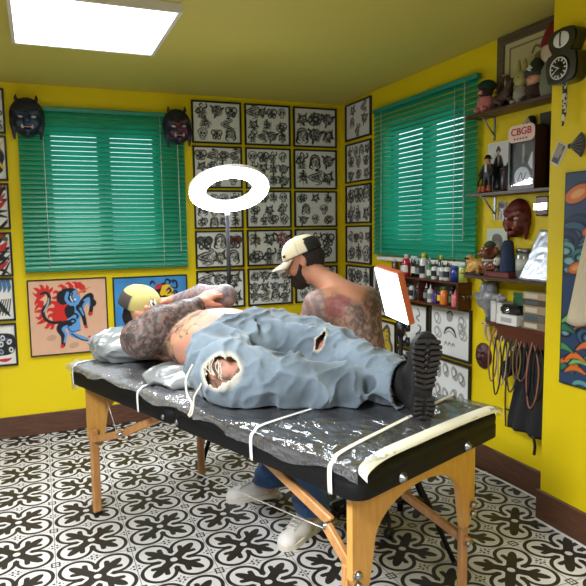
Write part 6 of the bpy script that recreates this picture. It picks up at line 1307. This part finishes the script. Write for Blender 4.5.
t = soft_thing('oval_mask', 'dark maroon oval mask low on the yellow wall strip', 'mask', 1.806, .697, .0); S = Soft((-.08, -.05, -.09), (.08, .005, .09), .0042); S.ell((0, 0, 0), (.066, .034, .078), .01); S.cone((0, -.03, .02), (0, -.04, -.012), .006, .012, .01)
for e in (-1, 1): S.ell((e * .024, -.034, .014), (.014, .008, .008), .006, cut=True); S.cone((e * .012, -.03, .028), (e * .036, -.026, .03), .005, .005, .008)
S.ell((0, -.032, -.034), (.02, .008, .006), .006, cut=True); S.cutplane((0, -.001, 0), (0, 1, 0)); smesh(S, 'face', mat('maroon_lacquer', rgb(70, 26, 30), .45, bump=(60, .3)), t); annulus(MB(), [(.058, 0), (.058, .008), (.066, .008), (.066, 0)], 30, rotm(PI / 2, 0, 0, (0, -.001, 0)) @ Matrix.Diagonal((1, 1.18, 1, 1))).build('rim', _mats['maroon_lacquer'], t)
# cords, apron and pouch hanging below the lowest shelf
rn = random.Random(11); cc = [rgb(150, 96, 76), rgb(30, 28, 28), rgb(170, 160, 130), rgb(70, 40, 34), rgb(60, 60, 62), rgb(120, 100, 56), rgb(110, 78, 66), rgb(24, 24, 26)]; cl_n = ['copper', 'black', 'cream', 'dark red', 'grey', 'ochre', 'tan', 'matt black']
spots = ['at the far left', 'second from the left', 'third from the left', 'left of the apron', 'over the apron\'s left edge', 'over the black pouch', 'right of the pouch', 'before the apron', 'at the right, before the pier', 'behind the others']
for k in range(10):
    a = 2.02 + .036 * k; t = soft_thing('hanging_cord', '%s clip cord looped below the lowest shelf, %s' % (cl_n[k % 8], spots[k]), 'cord', a, .83, .1, 'clip cords hanging below the lowest shelf')
    L = rn.uniform(.16, .30); x = rn.uniform(.03, .06); P = smooth_path([(0, .02, .09), (-.004, -.03, .03), (-x * .5, -.034, -L * .5), (-.2 * x, -.03, -L), (x * .6, -.034, -L * .8), (x * .8, -.03, -L * .3), (.01, -.026, .03)], 5); m = mat('cord_%s' % cl_n[k % 8].replace(' ', '_'), cc[k % 8], .5)
    MB().tube(P, .0042, 6).build('cord_loop', m, t); MB().tube([P[0], (P[0][0], P[0][1] - .002, P[0][2] + .015)], .007, 8).build('plug', CHROME, t)
t = soft_thing('long_cord', 'long thin dark cord hanging to below the table top beside the alcove', 'cord', 2.03, .9, .05); MB().tube(smooth_path([(0, 0, 0), (.004, .01, -.2), (-.002, .012, -.4), (.006, .012, -.56)], 6), .005, 6).build('cord', mat('cord_rust', rgb(84, 48, 32), .6), t); MB().tube([(.006, .012, -.46), (.045, .01, -.46)], .005, 6).build('toggle', BLACKP, t)
b = thing('graphic_strip', 'narrow printed strip with white and yellow marks behind the hanging cords', 'print', rw(2.16, .73, 0), RZ); cv = Cv(70, 60, 1.2, rgb(80, 66, 50)); r9 = random.Random(8)
for k in range(60): cv.ell(r9.uniform(0, 1.2), r9.random(), r9.uniform(.02, .06), r9.uniform(.02, .07), r9.choice([rgb(210, 205, 190), rgb(30, 28, 26), rgb(190, 160, 40), rgb(140, 60, 40)]), r9.random() * 3)
MB().box(-.14, .14, -.004, -.001, -.1, .1).build('backing', BLACKP, b); canvas_mesh('print', cv, .276, .196, SHEET, b, -.0045)
t = soft_thing('apron', 'black apron hanging from the lowest shelf beside the pier', 'apron', 2.275, .82, .066)
def apr(u, v):
    w = .045 + .085 * min(1, v * 1.15) ** .8; x = (u - .5) * 2 * w + .03 - .045 * v; return (x, -.055 - .022 * math.cos(u * 15 + v * 2) * (.4 + .6 * v) * .6, -.44 * v - .02 * (u - .5) ** 2 * v)
o = MB().grid(apr, 24, 22).build('cloth', mat('black_apron_cloth', rgb(24, 24, 27), .85, bump=(120, .2)), t); md = o.modifiers.new('thick', 'SOLIDIFY'); md.thickness = .004
MB().tube(smooth_path([(-.01, -.055, -.005), (.015, -.05, .06), (.05, -.05, .065), (.06, -.055, -.005)], 4), .005, 6).build('neck_strap', BLACKP, t); MB().tube(smooth_path([(.05, -.06, -.43), (.06, -.055, -.48), (.055, -.055, -.53)], 3), .008, 6).build('waist_tie', BLACKP, t)
t = soft_thing('black_pouch', 'black cloth pouch hanging left of the apron', 'pouch', 2.13, .75, .09); S = Soft((-.09, -.06, -.18), (.12, .04, .08), .0055); S.chain([(.08, 0, .05), (.03, -.01, -.01), (-.03, -.01, -.06), (-.055, -.01, -.13)], [.03, .042, .04, .012], .03, ((0, 1, 0), 1.8)); S.push(lambda P: (1 - np.abs(2 * noise3(P, 30, 4) - 1)) ** 2 * .006); smesh(S, 'pouch_body', mat('black_cloth', rgb(16, 16, 18), .8), t); MB().tube(smooth_path([(.07, 0, .05), (.05, .0, .12), (.03, 0, .06)], 4), .004, 6).build('strap', BLACKP, t)

# ------------------------------------------------------------------ the pier (front face x = XP)
def pier(a, z): return (XP - .001, -a, z)
t = thing('wall_clock', 'black double-lobed pendulum wall clock high on the yellow pier', 'clock', pier(2.535, 2.19), RZ); KB = mat('gloss_black_case', rgb(17, 16, 17), .25, coat=.4)
o1 = [tuple(v)[:2] for v in smooth_path([(p[0], p[1], 0) for p in [(-.075, -.085), (0, -.095), (.075, -.085), (.088, -.02), (.08, .03), (.055, .045), (.075, .085), (.072, .13), (.03, .145), (-.03, .145), (-.072, .13), (-.075, .085), (-.055, .045), (-.08, .03), (-.088, -.02), (-.075, -.085)]], 4)][:-1]
MB().prism(o1, -.055, -.0, 'y').prism([(p[0] * .93, p[1] * .94) for p in o1], -.064, -.055, 'y').build('case', KB, t); MB().lathe([(0, 0), (.056, 0), (.056, .003), (0, .0035)], 28, M=rotm(PI / 2, 0, 0, (-.006, -.064, -.028))).build('dial', mat('black_dial', rgb(22, 22, 22), .3), t)
WM = mat('dial_white', rgb(214, 210, 200), .5); b = MB()
annulus(b, [(.044, 0), (.044, .0015), (.049, .0015), (.049, 0)], 32, rotm(PI / 2, 0, 0, (-.006, -.0675, -.028)))
b.build('chapter_ring', WM, t)
for k in range(12): a = k * PI / 6; MB().box(-.0025, .0025, -.0695, -.0672, .031, .042, 0, Matrix.Translation((-.006, 0, -.028)) @ Matrix.Rotation(a, 4, 'Y')).build('hour_mark', WM, t)
MB().box(-.0018, .0018, -.071, -.0695, -.004, .03, 0, Matrix.Translation((-.006, 0, -.028)) @ Matrix.Rotation(-1.1, 4, 'Y')).build('hour_hand', WM, t); MB().box(-.0014, .0014, -.073, -.0715, -.004, .04, 0, Matrix.Translation((-.006, 0, -.028)) @ Matrix.Rotation(-2.2, 4, 'Y')).build('minute_hand', WM, t)
MB().ball((0, -.062, .095), (.046, .008, .036), 18, 8).build('pale_plate', WM, t); MB().box(-.003, .003, -.073, -.066, .065, .126, .001).build('plate_bar', KB, t)
pt = attr_mat('spotted_pendulum', .3); S = Soft((-.03, -.06, -.30), (.03, -.01, -.07), .0032); S.chain([(0, -.035, -.085), (.003, -.035, -.16), (.002, -.035, -.22), (-.004, -.035, -.275)], [.0115, .0125, .011, .006], .006, ((0, 1, 0), 1.5)); smesh(S, 'pendulum', pt, t, lambda V: np.where((noise3(V, 120, 3) > .5)[:, None], np.array(rgb(206, 200, 186)[:3]), np.array(rgb(30, 24, 22)[:3])))
cv = Cv(44, 60, .62, rgb(196, 186, 166)); D2 = rgb(74, 66, 62); cv.poly([(.08, .06), (.54, .06), (.54, .94), (.08, .94)], D2); 
for k in range(5): cv.stroke([(.14 + .06 * k, .3), (.14 + .06 * k, .9)], .012, rgb(206, 198, 176))
cv.blobpoly([(.12, .1), (.25, .3), (.45, .28), (.5, .1)], rgb(40, 36, 36)); cv.ell(.42, .6, .07, .12, rgb(150, 140, 126))
pinned('ticket', 'tilted dark printed ticket on the pier beside the folded fan', 'ticket', cv, 2.482, 1.795, .06, .105, .5, XP)
t = thing('folded_fan', 'dark pleated fan bow pinned to the pier above the wave painting', 'fan', pier(2.60, 1.82), RZ)
def fan(u, v): a = (u - .5) * 1.5; r = .012 + .07 * v; return (-.05 + r * math.cos(a), -.008 - .008 * ((u * 16) % 1 > .5) * (.3 + v), r * math.sin(a))
o = MB().grid(fan, 32, 5, False).build('pleats', mat('dark_fan_cloth', rgb(46, 38, 34), .6), t); md = o.modifiers.new('thick', 'SOLIDIFY'); md.thickness = .002; MB().ball((-.045, -.012, 0), (.012, .010, .012), 10, 7).build('rivet', BLACKP, t)
for k in range(7): a = -.66 + .22 * k; MB().tube([(-.04, -.018, .01 * math.sin(a)), (-.05 + .078 * math.cos(a), -.02, .078 * math.sin(a))], .0012, 4).build('rib', mat('fan_rib', rgb(150, 140, 124), .5), t)
# wave painting, unframed panel
cv = Cv(120, 200, .6, rgb(46, 66, 96)); r7 = random.Random(21); DB = rgb(36, 52, 84); TL_ = rgb(58, 120, 120); OR = rgb(208, 110, 48); GN = rgb(70, 140, 84); SK_ = rgb(150, 185, 190); LINE = rgb(20, 26, 38)
for k in range(46):
    x, y = r7.random() * .6, r7.random(); r = r7.uniform(.03, .075); c = r7.choice([DB, TL_, DB, rgb(60, 90, 120), rgb(96, 150, 150)]); cv.ell(x, y, r * 1.3, r * .8, LINE, .2 * r7.random()); cv.ell(x, y, r * 1.2, r * .7, c); cv.ell(x, y - .01, r * .8, r * .4, LINE, 0, 1, .004); cv.ell(x, y - .012, r * .5, r * .25, SK_, 0, .6)
for x, y, r in ((.08, .90, .09), (.30, .955, .07), (.16, .73, .05), (.09, .56, .06), (.40, .80, .06), (.42, .24, .07), (.20, .42, .05)): cv.ell(x, y, r, r * .5, LINE, .3); cv.ell(x, y, r * .9, r * .42, OR, .3); cv.ell(x, y, r * .5, r * .2, rgb(226, 160, 90), .3)
for k in range(26): x, y = r7.random() * .6, r7.uniform(.0, .30); cv.curve([(x - .07, y), (x, y + .03), (x + .08, y + .01)], [.005, .022, .005], LINE); cv.curve([(x - .06, y), (x, y + .03), (x + .07, y + .01)], [.003, .016, .003], r7.choice([GN, rgb(110, 180, 100), rgb(50, 110, 80), OR]))
cv.stroke([(.0, 0), (.6, 0), (.6, 1), (0, 1)], .006, rgb(30, 40, 50), 1, True)
t = thing('wave_painting', 'tall dark blue painting of waves, orange blooms and green leaves on the pier', 'painting', pier(2.80, 1.216), RZ); MB().box(-.265, .265, -.014, 0, -.488, .488, .002).build('panel', mat('panel_edge', rgb(34, 44, 56), .6), t); canvas_mesh('canvas', cv, .526, .972, PAINT, t, -.0146)
# tote bag on a hook in front of it
t = thing('tote_bag', 'cream canvas tote bag hanging in front of the wave painting', 'bag', pier(2.70, 1.5), RZ); CAN = mat('cream_canvas', rgb(204, 190, 160), .9, bump=(160, .25), var=(6, .08))
def tote(front):
    def f(u, v):
        w = .045 + .15 * v ** .8; x = .075 + (u - .42) * 2 * w; g = math.cos(u * 21 + v * 2) * (.010 - .004 * v)
        bulge = .030 * math.sin(PI * min(1, v * 1.05)) * math.sin(PI * u) ** .5
        return (x, -.062 - (bulge + g if front else -bulge * .8 - g * .5) , -.0 - .47 * v - (.012 * math.sin(u * 12) if v > .97 else 0))
    return f
for f_, nm in ((True, 'front_panel'), (False, 'back_panel')):
    o = MB().grid(tote(f_), 40, 24).build(nm, CAN, t); md = o.modifiers.new('thick', 'SOLIDIFY'); md.thickness = .003
for e in (-1, 1): MB().tube(smooth_path([(.085 + e * .03, -.062 + e * .012, -.05), (.10, -.06 + e * .01, .05), (.11, -.05, .10)], 4), .011, 7).build('strap', CAN, t)
MB().tube([(.11, .0, .10), (.11, -.06, .095), (.11, -.068, .115)], .006, 8).build('hook', STEEL, t)
